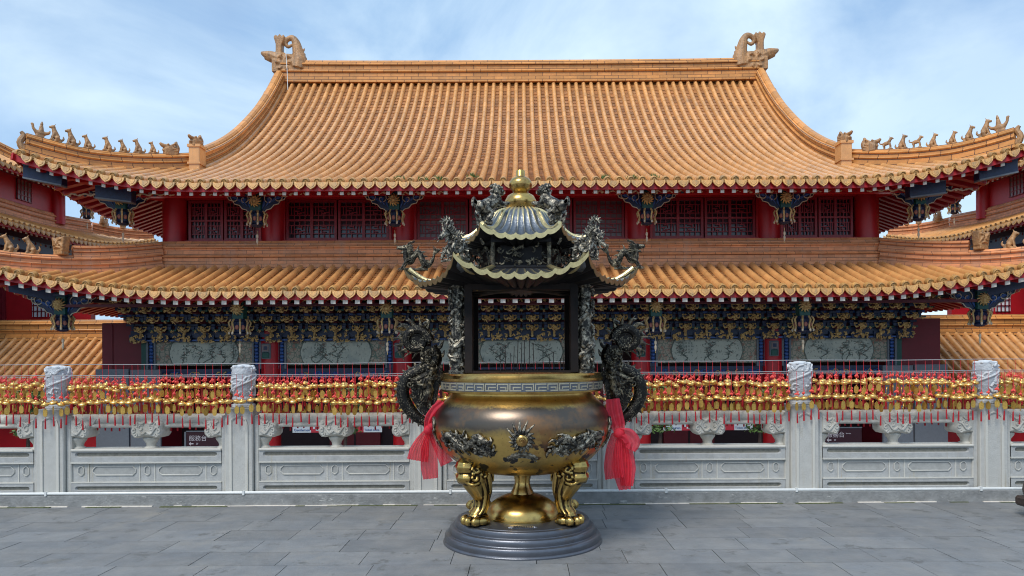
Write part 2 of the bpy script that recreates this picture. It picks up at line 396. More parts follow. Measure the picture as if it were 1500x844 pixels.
M_wood = mat('dark_carved_wood', (.045, .028, .022), .45, var=.3, nscale=12, bump=.4, bscale=40)
M_fret = mat('worn_fret', (.42, .38, .28), .4, .6, var=.25, nscale=20)
M_plast = mat('courtyard_paving', (.3, .3, .28), .8, var=.2)
def paint_extra(t, L, b, geo, tcn, cur, mix, nz, ramp):
    cur = mix(ramp(nz(2.3, 6, .6), .5, .8), cur, (.2, .25, .24))
    cur = mix(ramp(nz(16, 6, .75, (1, 1, .6)), .57, .62), cur, (.1, .12, .11))
    return cur
M_paint = mat('painted_stone_panel', (.43, .45, .38), .6, extra=paint_extra)
def border_extra(t, L, b, geo, tcn, cur, mix, nz, ramp):
    v_ = N(t, 'ShaderNodeTexVoronoi'); v_.feature = 'DISTANCE_TO_EDGE'; v_.inputs['Scale'].default_value = 9; L(geo.outputs['Position'], v_.inputs['Vector'])
    cur = mix(ramp(nz(5, 4, .6), .52, .6), cur, (.3, .14, .1))
    return mix(ramp(v_.outputs['Distance'], .03, .09, (1, 1, 1), (0, 0, 0)), cur, (.12, .17, .13))
M_border = mat('carved_border', (.36, .31, .24), .6, extra=border_extra, bump=.5, bscale=25)
# ------------------------------------------------------------------ ground
def sheet(name, x0, x1, y0, y1, z, m):
    b = MB(); b.add([(x0, y0, z), (x1, y0, z), (x1, y1, z), (x0, y1, z)], [(0, 1, 2, 3)]); o = b.build(name, m); o['kind'] = 'structure'; return o
sheet('courtyard_ground', -900, 900, 9.0, 1800, -4.2, M_plast)
sheet('terrace_bed', -40, 40, -40, 9.2, -.02, M_joint)
b = MB(); rr = random.Random(5)
y = 8.24; row = 0
while y > -6:
    x = -13 - rr.random(); 
    while x < 13:
        w = rr.choice((.62, .68, .72, .76, .66)); g = .0028
        zz = rr.uniform(-.0012, .0012)
        b.box(x + g, x + w - g, y - .405 + g, y - g, -.03, zz)
        x += w
    y -= .405; row += 1
o = b.build('terrace_paving', M_slate, smooth=False); o['kind'] = 'structure'
b = MB(); b.box(-40, 40, 8.9, 9.05, -4.2, -.02); o = b.build('terrace_edge', M_kerb); o['kind'] = 'structure'
# kerb under the balustrade with its joint of chipped mortar
b = MB(); b.box(-14, 14, 8.22, 8.95, -.03, .125, bev=.006)
k = b.build('kerb', M_kerb); k['kind'] = 'structure'
b = MB(); x = -13.5
while x < 13.5:
    w = rr.uniform(.04, .3)
    if rr.random() < .75: b.box(x, x + w, 8.2 - rr.random() * .012, 8.223, -.01, rr.uniform(.003, .009))
    x += w
o = b.build('kerb_mortar', M_white); o['kind'] = 'structure'
b = MB(); x = -13.5
while x < 13.5:
    w = rr.uniform(.1, .5)
    if rr.random() < .6: b.box(x, x + w, 8.175 - rr.random() * .03, 8.2, -.01, rr.uniform(.003, .007))
    x += w
o = b.build('kerb_moss', M_moss); o['kind'] = 'structure'
# ------------------------------------------------------------------ roofs
def interp(tab):
    def f(v):
        if v <= tab[0][0]: return tab[0][1] + (v - tab[0][0]) * (tab[1][1] - tab[0][1]) / (tab[1][0] - tab[0][0])
        for i in range(len(tab) - 1):
            if v <= tab[i + 1][0] or i == len(tab) - 2:
                x0, y0 = tab[i]; x1, y1 = tab[i + 1]
                def sl(j):
                    if j <= 0: return (tab[1][1] - tab[0][1]) / (tab[1][0] - tab[0][0]) * .9
                    if j >= len(tab) - 1: return (tab[-1][1] - tab[-2][1]) / (tab[-1][0] - tab[-2][0])
                    return (tab[j + 1][1] - tab[j - 1][1]) / (tab[j + 1][0] - tab[j - 1][0])
                h = x1 - x0; t = (v - x0) / h; m0 = sl(i) * h; m1 = sl(i + 1) * h
                if t > 1: return y1 + (v - x1) * sl(i + 1)
                return (2 * t ** 3 - 3 * t * t + 1) * y0 + (t ** 3 - 2 * t * t + t) * m0 + (-2 * t ** 3 + 3 * t * t) * y1 + (t ** 3 - t * t) * m1
    return f
cl = lambda a: max(0.0, min(1.0, a))
class Roof:
    """one storey's roof: surf(side, u, v): u along the eave, v in from the eave"""
    def __init__(s, Xe, De, Db, H, lift, lc, lv, flare, rx=1.0):
        s.Xe, s.De, s.Db, s.H, s.lift, s.lc, s.lv, s.flare, s.rx = Xe, De, Db, interp(H), lift, lc, lv, flare, rx
    def pt(s, side, u, v, dz=0):
        if side == 'front': x, y = u, s.De + v; c = (s.Xe - abs(u))
        elif side == 'back': x, y = u, s.Db - v; c = (s.Xe - abs(u))
        else:
            sg = -1 if side == 'left' else 1
            x, y = sg * (s.Xe - v * s.rx), u; c = min(u - s.De, s.Db - u) * s.rx
        z = s.H(v) + s.lift * cl(1 - max(c, 0) / s.lc) ** 2 * cl(1 - v / s.lv) ** .8
        cx = max(0, s.Xe - abs(x)); cy = max(0, min(y - s.De, s.Db - y))
        g = lambda q: cl(1 - q / s.lc) ** 2
        y2 = y - s.flare * g(cx) * cl(1 - cy / s.lv) if y < (s.De + s.Db) / 2 else y + s.flare * g(cx) * cl(1 - cy / s.lv)
        x2 = x + (1 if x > 0 else -1) * s.flare * g(cy) * cl(1 - cx / s.lv)
        return Vector((x2, y2, z + dz))
def frame(surf, u, v):
    c = surf(u, v); du = surf(u + .05, v) - surf(u - .05, v); dv_ = surf(u, v + .05) - surf(u, v - .05)
    du.normalize(); dv_.normalize(); n = du.cross(dv_); n.normalize()
    if n.z < 0: n = -n
    return c, du, dv_, n
def roof_tiles(surf, us, vmax, vmin, pitch, name, parent, seg=.36, r=.084, pans=True, mt=None, segs=6):
    b = MB(); rr = random.Random(3)
    for u in us:
        V = vmax(u)
        if V <= .05: continue
        v = vmin(u)
        while v < V - .02:
            v2 = min(v + seg, V)
            rows = []
            for vv, ra in ((v, r * 1.02), (v2 + .01, r * .965)):
                c, du, dv_, n = frame(surf, u, vv)
                rows.append([c + du * (ra * math.cos(PI * k / segs)) + n * (ra * 1.35 * math.sin(PI * k / segs) - .035) for k in range(segs + 1)])
            j1, j2 = rows; q = segs + 1
            b.add(j1 + j2 + [sum(j1, Vector()) / q], [(k, k + 1, q + k + 1, q + k) for k in range(segs)] + [(k + 1, k, 2 * q) for k in range(segs)], 0)
            v = v2
        if not pans: continue
        for uc in (u + pitch / 2,):
            V = min(vmax(u), vmax(u + pitch)) if vmax(u + pitch) > 0 else 0
            V = max(V, 0); v = vmin(u)
            while v < V:
                v2 = min(v + .2, V + .03)
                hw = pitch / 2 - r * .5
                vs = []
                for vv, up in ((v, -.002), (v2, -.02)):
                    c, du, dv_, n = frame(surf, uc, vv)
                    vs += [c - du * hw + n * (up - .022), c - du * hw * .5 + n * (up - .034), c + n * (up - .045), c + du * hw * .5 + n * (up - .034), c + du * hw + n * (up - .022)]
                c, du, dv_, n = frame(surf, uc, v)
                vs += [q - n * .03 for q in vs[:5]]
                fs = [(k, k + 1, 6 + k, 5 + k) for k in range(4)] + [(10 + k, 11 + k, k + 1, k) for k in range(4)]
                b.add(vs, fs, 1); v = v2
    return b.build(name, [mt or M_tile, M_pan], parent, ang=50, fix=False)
def eave_tiles(surf, us, pitch, name, parent, r=.078, mats=None, n=14):
    b = MB(); rr = random.Random(9)
    drip = [(-.135, .035), (-.142, -.02), (-.12, -.075), (-.07, -.122), (-.03, -.14), (0, -.162), (.03, -.14), (.07, -.122), (.12, -.075), (.142, -.02), (.135, .035), (.07, .01), (0, 0), (-.07, .01)]
    sc = pitch / .298; drip = [(a_, c_ * 1.18 - .01) for a_, c_ in drip]
    for u in us:
        c, du, dv_, nn = frame(surf, u, 0)
        out = -dv_
        M = Matrix((( du.x, nn.x, out.x, 0), (du.y, nn.y, out.y, 0), (du.z, nn.z, out.z, 0), (0, 0, 0, 1)))
        M.translation = c + out * (.0 + rr.uniform(-.01, .01)) + nn * .03
        R_ = r * 1.12
        b.lathe([(R_, -.12), (R_, .02), (R_ * .82, .03), (R_ * .76, .012), (R_ * .5, .01), (R_ * .42, .022), (R_ * .2, .024), (0, .012)], n, 0, M)
        c, du, dv_, nn = frame(surf, u + pitch / 2, 0)
        zx = Vector((0, 0, 1)); ou = du.cross(zx); ou.normalize()
        if ou.dot(-dv_) < 0: ou = -ou
        upv = (zx - ou * .25).normalized()
        M = Matrix(((du.x, -ou.x, upv.x, 0), (du.y, -ou.y, upv.y, 0), (du.z, -ou.z, upv.z, 0), (0, 0, 0, 1)))
        M.translation = c + ou * .035
        b.prism([(p[0] * sc, p[1] * sc) for p in drip], 0, .03, 0, M, bev=.008)
        b.prism([(p[0] * sc * .64, p[1] * sc * .64 - .022) for p in drip[:11]], -.009, .01, 0, M, bev=.006)
    return b.build(name, mats or M_cap, parent, ang=40)
def grid_sheet(surf, u0, u1, nu, v0, vmaxf, nv, dz, name, mt, parent, m2=None):
    b = MB(); vs = []
    for i in range(nu + 1):
        u = u0 + (u1 - u0) * i / nu
        V = max(v0 + .01, vmaxf(u))
        for j in range(nv + 1): vs.append(surf(u, v0 + (V - v0) * j / nv) + Vector((0, 0, dz)))
    fs = [(i * (nv + 1) + j, (i + 1) * (nv + 1) + j, (i + 1) * (nv + 1) + j + 1, i * (nv + 1) + j + 1) for i in range(nu) for j in range(nv)]
    b.add(vs, fs); return b.build(name, mt, parent)
def rafters(surf, us, vmaxf, name, parent, dz=-.2, w=.06, v0=.12, hh=.11, mt=None):
    b = MB()
    for u in us:
        V = vmaxf(u)
        if V < v0 + .15: continue
        pts = [v0, v0 + (V - v0) * .5, V]; rows = []
        for v in pts:
            c, du, dv_, n = frame(surf, u, v); up = Vector((0, 0, 1)); c = c + up * dz
            rows.append([c - du * w - up * hh, c + du * w - up * hh, c + du * w, c - du * w])
        vs = rows[0] + rows[1] + rows[2]
        fs = [(0, 1, 5, 4), (1, 2, 6, 5), (3, 0, 4, 7), (2, 3, 7, 6), (4, 5, 9, 8), (5, 6, 10, 9), (7, 4, 8, 11), (6, 7, 11, 10), (8, 9, 10, 11)]
        b.add(vs, fs, 0); b.add([rows[0][0], rows[0][1], rows[0][2], rows[0][3]], [(3, 2, 1, 0)], 1)
        f = rows[0]; c, du, dv_, n = frame(surf, u, v0); o_ = -dv_ * .012
        q = [f[0] + du * .008 + Vector((0, 0, .006)) + o_, f[1] - du * .008 + Vector((0, 0, .006)) + o_, f[2] - du * .008 - Vector((0, 0, .006)) + o_, f[3] + du * .008 - Vector((0, 0, .006)) + o_]
        b.add(q + f, [(0, 1, 2, 3), (0, 4, 5, 1), (1, 5, 6, 2), (2, 6, 7, 3), (3, 7, 4, 0)], 1)
    return b.build(name, [mt or M_red, M_white], parent, smooth=False)
def fascia(surf, us, name, parent, dz0=-.06, h=.17, v=.06, th=.04, mt=None):
    b = MB(); sweep(b, [(-th / 2, dz0 - h), (-th / 2, dz0), (th / 2, dz0), (th / 2, dz0 - h)], [surf(u, v) for u in us])
    return b.build(name, mt or M_red, parent)
def ridge_prof(w, h):
    L = [(-w * .6, -.08), (-w * .6, h * .14), (-w * .44, h * .15), (-w * .44, h * .37), (-w * .56, h * .39), (-w * .6, h * .43), (-w * .56, h * .47), (-w * .42, h * .49), (-w * .42, h * .7), (-w * .56, h * .72), (-w * .58, h * .77), (-w * .5, h * .82), (-w * .34, h * .84), (-w * .34, h * .9), (-w * .2, h)]
    return L + [(-a, c) for a, c in reversed(L)]
def rng(a, b_, st):
    n = int(round((b_ - a) / st)); return [a + (b_ - a) * i / n for i in range(n + 1)]
# ---- ceramic beasts, built once and copied along each hip
def seated_beast():
    b = MB()
    b.ell((0, 0, .13), (.09, .065, .1)); b.tube([(.02, 0, .12), (-.05, 0, .24), (-.09, 0, .33)], [.085, .07, .05], 8, sm=3)
    b.ell((-.11, 0, .36), (.065, .052, .055)); b.ell((-.17, 0, .345), (.045, .035, .03)); b.tube([(-.17, 0, .33), (-.19, 0, .3)], [.02, .012], 6)
    for s_ in (-1, 1):
        b.tube([(-.06, .045 * s_, .22), (-.09, .055 * s_, .1), (-.1, .055 * s_, .02), (-.14, .055 * s_, .0)], [.035, .026, .024, .03], 7, sm=2)
        b.tube([(.05, .06 * s_, .1), (0, .08 * s_, .07), (.03, .075 * s_, .0), (-.03, .075 * s_, -.01)], [.055, .045, .03, .025], 7, sm=2)
        b.tube([(-.09, .03 * s_, .4), (-.07, .04 * s_, .46)], [.02, .008], 5)
    b.tube([(.07, 0, .08), (.14, 0, .06), (.18, 0, .12), (.16, 0, .2)], [.035, .032, .03, .012], 6, sm=3)
    b.box(-.15, .15, -.07, .07, -.05, .02)
    return b
def beast(name, b, parent, voxel=.017):
    o = b.build(name, M_cer, parent); fuse(o, voxel, 2); return o
def rider():
    b = MB(); b.ell((0, 0, .1), (.14, .075, .08)); b.tube([(-.1, 0, .12), (-.17, 0, .2), (-.19, 0, .28)], [.05, .035, .035], 7, sm=3); b.ell((-.2, 0, .3), (.045, .03, .03))
    b.tube([(.1, 0, .12), (.19, 0, .16), (.22, 0, .24)], [.05, .04, .015], 7, sm=3); b.tube([(.02, 0, .14), (.01, 0, .3)], [.07, .045], 8); b.ell((.01, 0, .35), (.04, .04, .05))
    b.tube([(.01, 0, .38), (.01, 0, .43)], [.03, .02], 6); b.box(-.1, .1, -.06, .06, -.05, .04); return b
def standing_beast():
    b = MB(); b.ell((.02, 0, .2), (.13, .06, .07)); b.tube([(-.06, 0, .22), (-.13, 0, .3)], [.06, .045], 8); b.ell((-.15, 0, .32), (.06, .045, .045)); b.ell((-.2, 0, .3), (.035, .03, .025))
    for x in (-.08, .11):
        for s_ in (-1, 1): b.tube([(x, .04 * s_, .17), (x - .02, .045 * s_, .08), (x, .045 * s_, 0), (x - .03, .045 * s_, -.01)], [.035, .024, .022, .024], 6, sm=2)
    b.tube([(.13, 0, .22), (.2, 0, .24), (.22, 0, .31), (.18, 0, .33)], [.03, .022, .02, .01], 6, sm=3); b.box(-.15, .15, -.07, .07, -.05, .01)
    for s_ in (-1, 1): b.tube([(-.13, .03 * s_, .35), (-.12, .035 * s_, .4)], [.018, .008], 5)
    return b
def horned_head(sc=1.0):
    b = MB(); b.box(-.2, .2, -.12, .12, -.12, .1); b.tube([(.15, 0, .05), (.2, 0, .2), (.16, 0, .33), (.2, 0, .4)], [.12, .09, .06, .03], 8, sm=3)
    b.ell((-.02, 0, .14), (.19, .13, .11)); b.tube([(-.1, 0, .17), (-.25, 0, .2), (-.33, 0, .27)], [.09, .07, .035], 8, sm=3); b.tube([(-.1, 0, .05), (-.26, 0, .05)], [.08, .04], 8)
    for s_ in (-1, 1):
        b.ell((-.1, .09 * s_, .24), .04); b.tube([(.0, .07 * s_, .22), (.1, .1 * s_, .3), (.12, .1 * s_, .36)], [.04, .03, .01], 6, sm=2)
        for k_ in range(3): b.tube([(.02 + .05 * k_, .12 * s_, .1 - .07 * k_), (.14 + .03 * k_, .15 * s_, .14 - .08 * k_)], [.03, .012], 5)
    return b
PROTO = {}
def proto_or_copy(key, name, mk, parent, voxel=.017):
    if key not in PROTO:
        o = beast(name, mk(), parent, voxel); PROTO[key] = o.data
        return o
    o = bpy.data.objects.new(name, PROTO[key]); C.objects.link(o); o.parent = parent; return o
def face_mask():
    b = MB(); b.prism([(-.22, -.2), (.22, -.2), (.26, .0), (.3, .22), (.16, .17), (.08, .2), (0, .17), (-.08, .2), (-.16, .17), (-.3, .22), (-.26, 0)], -.09, .09, 0, None)
    for s_ in (-1, 1):
        b.tube([(0, -.1, .02), (.1 * s_, -.12, .1), (.2 * s_, -.1, .14)], [.03, .035, .02], 6, sm=3); b.ell((.1 * s_, -.1, .03), .045)
        b.tube([(.04 * s_, -.1, -.06), (.14 * s_, -.11, -.02), (.2 * s_, -.09, -.1)], [.02, .025, .02], 6, sm=3)
    b.ell((0, -.11, 0), (.04, .06, .06)); b.tube([(-.14, -.1, -.13), (0, -.12, -.1), (.14, -.1, -.13)], .025, 6, sm=3); b.box(-.2, .2, -.1, .1, -.32, -.18)
    return b
# ------------------------------------------------------------------ the main hall
hall = empty('temple_hall', (0, 21.5, 0), 'large red temple hall with two storeys of orange glazed tile roofs behind the balustrade', 'temple')
def hp(o):                                      # keep world placement while parenting to the hall's base
    o.location = Vector(o.location) - Vector(hall.location) if o.parent is hall else o.location
    return o
SP = .2985
UR = Roof(12.6, 19.0, 40.4, [(0, 6.2), (1.8, 6.86), (3.8, 7.73), (5.93, 8.87), (8.1, 10.4), (9.6, 11.69), (10.75, 12.85)], .78, 4.3, 4.4, .3)
us = [(k + .5) * SP for k in range(-42, 42)]
GX = 9.5
def vfront(u): return 10.6 if abs(u) < GX else max(0, 12.55 - abs(u))
S_f = lambda u, v: UR.pt('front', u, v)
upper = roof_tiles(S_f, us, vfront, lambda u: 0, SP, 'upper_roof', hall); hp(upper)
uu = rng(-12.6, 12.6, .3)
eave_tiles(S_f, us[:-1] + [us[-1]], SP, 'eave_tile_row', upper)
# deck under the tiles, seen from below at the eaves
for side, sgn in (('left', -1), ('right', 1)):
    Ss = (lambda sd: (lambda u, v: UR.pt(sd, u, v)))(side)
    vs_ = lambda u: max(0, min(3.0, u - 19.0 + .05, 40.4 - u))
    ys = [19.0 + (k + .5) * SP for k in range(0, 71)]
    roof_tiles(Ss, ys, vs_, lambda u: 0, SP, 'side_slope_tiles', upper, segs=4)
    eave_tiles(Ss, ys, SP, 'side_eave_tile_row', upper, n=10)
    grid_sheet(Ss, 19.0, 40.4, 60, .05, lambda u: max(0, min(3.6, u - 19.0, 40.4 - u)), 5, -.1, 'side_soffit', M_red, upper)
    rafters(Ss, [19.4 + k * .3 for k in range(0, 68)], lambda u: max(0, min(2.6, u - 19.0, 40.4 - u)), 'side_rafters', upper)
    fascia(Ss, rng(19.0, 40.4, .4), 'side_fascia', upper)
grid_sheet(S_f, -9.5, 9.5, 64, .05, lambda u: 10.7, 24, -.15, 'roof_deck', M_red, upper)
for a_, c_ in ((-12.6, -9.5), (9.5, 12.6)): grid_sheet(S_f, a_, c_, 12, .05, lambda u: max(0, 12.6 - abs(u)), 6, -.15, 'roof_deck', M_red, upper)
Sb = lambda u, v: UR.pt('back', u, v)
grid_sheet(Sb, -9.5, 9.5, 40, .0, lambda u: 10.7, 20, .04, 'rear_slope', M_tile, upper)
for a_, c_ in ((-12.6, -9.5), (9.5, 12.6)): grid_sheet(Sb, a_, c_, 12, .0, lambda u: max(0, 12.6 - abs(u)), 6, .04, 'rear_slope', M_tile, upper)
rafters(S_f, [(k + .5) * SP for k in range(-41, 41)], lambda u: min(2.6, 12.6 - abs(u)), 'rafters', upper, v0=.14, dz=-.25, w=.05, hh=.09)
fascia(S_f, uu, 'fascia', upper)
b = MB()
for s_ in (-1, 1):                              # red gable triangles
    pts = [(s_ * (GX - .05), 22.0 + t * .77 * 1.0, S_f(GX * s_, 3.0 + t * .77).z - .25) for t in range(11)]
    pts2 = [(p[0], 59.4 - p[1], p[2]) for p in reversed(pts)]
    pts = pts + pts2; b.add(pts, [tuple(range(len(pts)))])
b.build('gable', M_red, upper)
# main ridge
b = MB(); sweep(b, ridge_prof(.46, .84), [(x, 29.72, 12.8 + .05 * (abs(x) / 9.6) ** 3) for x in rng(-9.55, 9.55, .8)])
b.build('main_ridge', M_band, upper)
for s_ in (-1, 1):
    b = MB(); sweep(b, ridge_prof(.34, .56), [S_f(s_ * 9.58, v) - Vector((0, 0, .03)) for v in rng(3.0, 10.6, .25)])
    b.build('gable_ridge', M_band, upper)
    b = MB()
    for v in rng(5.0, 10.2, .3):
        p = S_f(s_ * 9.95, v); b.ell((p.x, p.y, p.z - .05), (.17, .1, .1), n=8); b.ell((p.x + s_ * .12, p.y, p.z - .14), (.06, .11, .14), n=8)
    b.build('rake_tile', M_cap, upper)
    # hip ridge out to the corner
    hp_ = []
    for t in rng(0, 1, .04):
        v = 3.05 * (1 - t) + .18 * t
        hp_.append(S_f(s_ * (12.6 - v), v) + Vector((0, 0, -.02 + .1 * max(0, t - .7) / .3)))
    b = MB(); sweep(b, ridge_prof(.28, .46), hp_)
    hr = b.build('hip_ridge', M_band, upper)
    b = MB(); e = hp_[-1]; dd = (hp_[-1] - hp_[-2]).normalized()
    b.tube([e + Vector((0, 0, .02)), e + dd * .1 + Vector((0, 0, .18)), e + dd * .02 + Vector((0, 0, .38)), e + dd * .08 + Vector((0, 0, .47))], [.11, .08, .07, .04], 8, sm=3)
    b.build('hip_end_scroll', M_cer, hr)
    for px, key in ((60, 'rider'), (83, 'sit'), (107, 'sit'), (131, 'sit'), (160, 'sit'), (183, 'stand' if s_ > 0 else 'sit'), (205, 'sit'), (226, 'stand' if s_ > 0 else 'sit')):
        X_ = (764 - px)
        best = min(hp_, key=lambda q: abs(abs(q.x) * K / q.y - X_)); i = hp_.index(best)
        # refine between samples
        j = min(i + 1, len(hp_) - 1) if abs(best.x) * K / best.y < X_ else max(i - 1, 0)
        a_, b_ = abs(best.x) * K / best.y, abs(hp_[j].x) * K / hp_[j].y
        f = 0 if abs(b_ - a_) < 1e-6 else (X_ - a_) / (b_ - a_)
        q = best.lerp(hp_[j], cl(f))
        nm, mk = {'rider': ('rider_figure', rider), 'sit': ('ridge_beast', seated_beast), 'stand': ('ridge_beast', standing_beast)}[key]
        o = proto_or_copy(key, nm, mk, hr); o.location = q + Vector((0, 0, .47))
        o.rotation_euler = (0, random.uniform(-.05, .05) + .12 * (1 if s_ < 0 else 1), R(45) if s_ < 0 else R(135)); k_ = random.uniform(.8, .98) * (1.08 if px < 110 else .95); o.scale = (k_,) * 3
    X_ = 764 - 252; best = min(hp_, key=lambda q: abs(abs(q.x) * K / q.y - X_))
    o = proto_or_copy('horn', 'beast_head', horned_head, hr, .022); o.location = best + Vector((0, 0, .5)); o.rotation_euler = (0, 0, R(45) if s_ < 0 else R(135)); o.scale = (.9, .9, .85)
    # pedestal and head where the gable ridge ends
    b = MB(); q = S_f(s_ * 9.5, 2.75)
    b.box(q.x - .16, q.x + .16, q.y - .2, q.y + .25, q.z - .12, q.z + .62, bev=.02); b.box(q.x - .19, q.x + .19, q.y - .23, q.y + .2, q.z + .1, q.z + .16)
    b.box(q.x - .19, q.x + .19, q.y - .23, q.y + .2, q.z + .6, q.z + .68); b.build('ridge_pedestal', M_tile, upper)
    o = proto_or_copy('horn', 'beast_head', horned_head, upper, .022); o.location = (q.x, q.y - .05, q.z + .72); o.rotation_euler = (0, 0, R(70) if s_ < 0 else R(110)); o.scale = (.9, .9, .75)
    # ridge-end ornament: curled tail, fan-shaped hilt, outward head
    b = MB(); D = 29.72
    def q_(x, y, dy=0): v = P(x, y, D); return Vector((v.x, D + dy, v.z))
    tail = [(440, 100), (442, 88), (440, 78), (438, 68), (436, 60), (431, 54), (424, 56), (421, 62), (425, 67), (430, 64)]
    b.tube([q_(*t) for t in tail], [.34, .3, .24, .2, .16, .12, .1, .085, .07, .05], 10, sm=3)
    b.ell(q_(425, 92), (.52, .26, .42)); b.ell(q_(412, 84), (.36, .24, .3)); b.ell(q_(436, 96), (.42, .25, .35))
    b.prism([(q_(x, y).x, q_(x, y).z) for x, y in ((408, 76), (408, 64), (405, 54), (408, 51), (411, 53), (414, 50), (417, 53), (420, 51), (421, 55), (417, 66), (417, 76))], D - .17, D + .17)
    b.tube([q_(412, 86), q_(400, 80), q_(392, 78), q_(385, 75)], [.27, .2, .15, .05], 8, sm=3); b.tube([q_(400, 84), q_(390, 83)], [.17, .06], 7)
    b.box(q_(403, 0).x, q_(444, 0).x, D - .24, D + .24, q_(0, 106).z, q_(0, 88).z)
    for k_ in range(6):
        a = k_ * 1.05; c_ = q_(421 + 7 * math.cos(a), 93 + 7 * math.sin(a), -.24)
        b.tube([c_, c_ + Vector((.1 * math.cos(a), -.05, -.1 * math.sin(a))), c_ + Vector((.16 * math.cos(a + .8), -.01, -.16 * math.sin(a + .8)))], [.05, .045, .02], 6, sm=2)
    for k_, (x, y) in enumerate(((447, 82), (449, 88), (446, 74), (450, 97))): b.tube([q_(440, y + 3), q_(x, y), q_(x + 3, y - 5)], [.1, .07, .02], 6, sm=2)
    o = b.build('ridge_end_ornament', M_cer, upper); fuse(o, .028, 1)
    if s_ > 0: o.scale = (-1, 1, 1)
b = MB(); b.tube([P(421, 70, 29.3), P(423, 100, 28.8), P(424, 130, 28.3)], .012, 5); b.build('lightning_cable', M_pipe, upper)
# ---- second storey wall
def col_at(name, x, y, z0, z1, r, m, parent):
    b = MB(); b.lathe([(r, z0), (r, z1)], 24, 0, Matrix.Translation((x, y, 0))); return hp(b.build(name, m, parent)) if parent is hall else b.build(name, m, parent)
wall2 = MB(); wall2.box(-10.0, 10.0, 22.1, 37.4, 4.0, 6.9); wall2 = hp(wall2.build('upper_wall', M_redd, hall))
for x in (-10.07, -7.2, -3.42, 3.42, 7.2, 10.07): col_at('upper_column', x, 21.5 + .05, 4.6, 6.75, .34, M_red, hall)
def lattice(b, x0, x1, z0, z1, y, kind=0, t=.012):
    w, h = x1 - x0, z1 - z0
    def hb(a0, a1, c): b.box(x0 + a0 * w, x0 + a1 * w, y - t, y + t, z0 + c * h - t, z0 + c * h + t)
    def vb(a, c0, c1): b.box(x0 + a * w - t, x0 + a * w + t, y - t * .9, y + t * .9, z0 + c0 * h, z0 + c1 * h)
    vb(.25, .0, 1); vb(.75, 0, 1); hb(0, 1, .25); hb(0, 1, .75)
    hb(.25, .5, .5); hb(.5, .75, .5) if kind else hb(.5, .75, .4); vb(.5, 0, .35); vb(.5, .65, 1); vb(.4, .25, .5); vb(.6, .5, .75); hb(0, .25, .5) if kind else vb(.12, .25, .75)
    hb(.4, .6, .35); hb(.4, .6, .65); vb(.88, .25, .75)
def window(x0, x1, z0, z1, y, parent, kinds=(0, 0, 0, 0), fw=.07, pale=False, n=2, base=hall):
    b = MB(); b.box(x0, x0 + fw, y - .06, y + .06, z0, z1); b.box(x1 - fw, x1, y - .06, y + .06, z0, z1)
    b.box(x0 + fw, x1 - fw, y - .058, y + .058, z1 - fw, z1); b.box(x0 + fw, x1 - fw, y - .058, y + .058, z0, z0 + fw)
    w = b.build('window', M_sash, parent)
    if parent is hall: hp(w)
    b = MB(); xm = (x0 + x1) / 2; zm = (z0 + z1) / 2
    b.box(xm - .04, xm + .04, y - .045, y + .045, z0 + fw, z1 - fw); b.box(x0 + fw, xm - .04, y - .043, y + .043, zm - .025, zm + .025); b.box(xm + .04, x1 - fw, y - .043, y + .043, zm - .025, zm + .025)
    for i, (a0, a1) in enumerate(((x0 + fw, xm - .04), (xm + .04, x1 - fw))):
        for j, (c0, c1) in enumerate(((z0 + fw, zm - .025), (zm + .025, z1 - fw))): lattice(b, a0, a1, c0, c1, y - .01, kinds[i * 2 + j])
    b.build('lattice', M_sash, w)
    b = MB(); b.box(x0 + fw * .8, x1 - fw * .8, y + .035, y + .05, z0 + fw * .8, z1 - fw * .8); b.build('pane', M_gpale if pale else M_glass, w)
    return w
Z0, Z1 = 5.05, 6.3
def bay(xa, xb, n, pale=()):
    w = (xb - xa) / n
    for i in range(n): window(xa + i * w + .02, xa + (i + 1) * w - .02, Z0 + .08, Z1, 21.55, hall, (i % 2, 0, 1, i % 2), pale=i in pale)
for s_ in (-1, 1):
    for a, c, n, p in ((7.6, 9.68, 2, ()), (3.82, 6.84, 2, ())):
        bay(min(s_ * a, s_ * c), max(s_ * a, s_ * c), n, p)
bay(-3.03, 3.03, 4, (0, 1, 2, 3))
b = MB(); b.box(-9.73, 9.73, 21.4, 21.7, Z0 - .05, Z0 + .07); b.box(-9.73, 9.73, 21.42, 21.72, Z1 + .01, Z1 + .12)
for s_ in (-1, 1):
    for x in (7.57, 6.87, 3.79, 3.06): b.box(s_ * x - .035, s_ * x + .035, 21.45, 21.69, Z0 + .07, Z1 + .01)
hp(b.build('window_rail', M_red, hall))
# painted beam above the windows
b = MB(); b.box(-9.8, 9.8, 21.3, 21.75, Z1 + .12, 6.72)
for x0, x1 in ((-9.6, -8.5), (-8.2, -7.5), (-6.7, -6.1), (-5.8, -4.1), (-3.0, -2.5), (-2.2, -.2), (.2, 2.2), (2.5, 3.0), (4.1, 5.8), (6.1, 6.7), (7.5, 8.2), (8.5, 9.6)):
    z0, z1 = Z1 + .17, 6.62
    b.prism([(x0, (z0 + z1) / 2), (x0 + .1, z0), (x1 - .1, z0), (x1, (z0 + z1) / 2), (x1 - .1, z1), (x0 + .1, z1)], 21.25, 21.3, 2, None, bev=.015)
    b.prism([(x0 + .1, (z0 + z1) / 2), (x0 + .16, z0 + .04), (x1 - .16, z0 + .04), (x1 - .1, (z0 + z1) / 2), (x1 - .16, z1 - .04), (x0 + .16, z1 - .04)], 21.235, 21.25, 1)
hp(b.build('painted_beam', [M_red, M_navy, M_cream], hall, smooth=False))
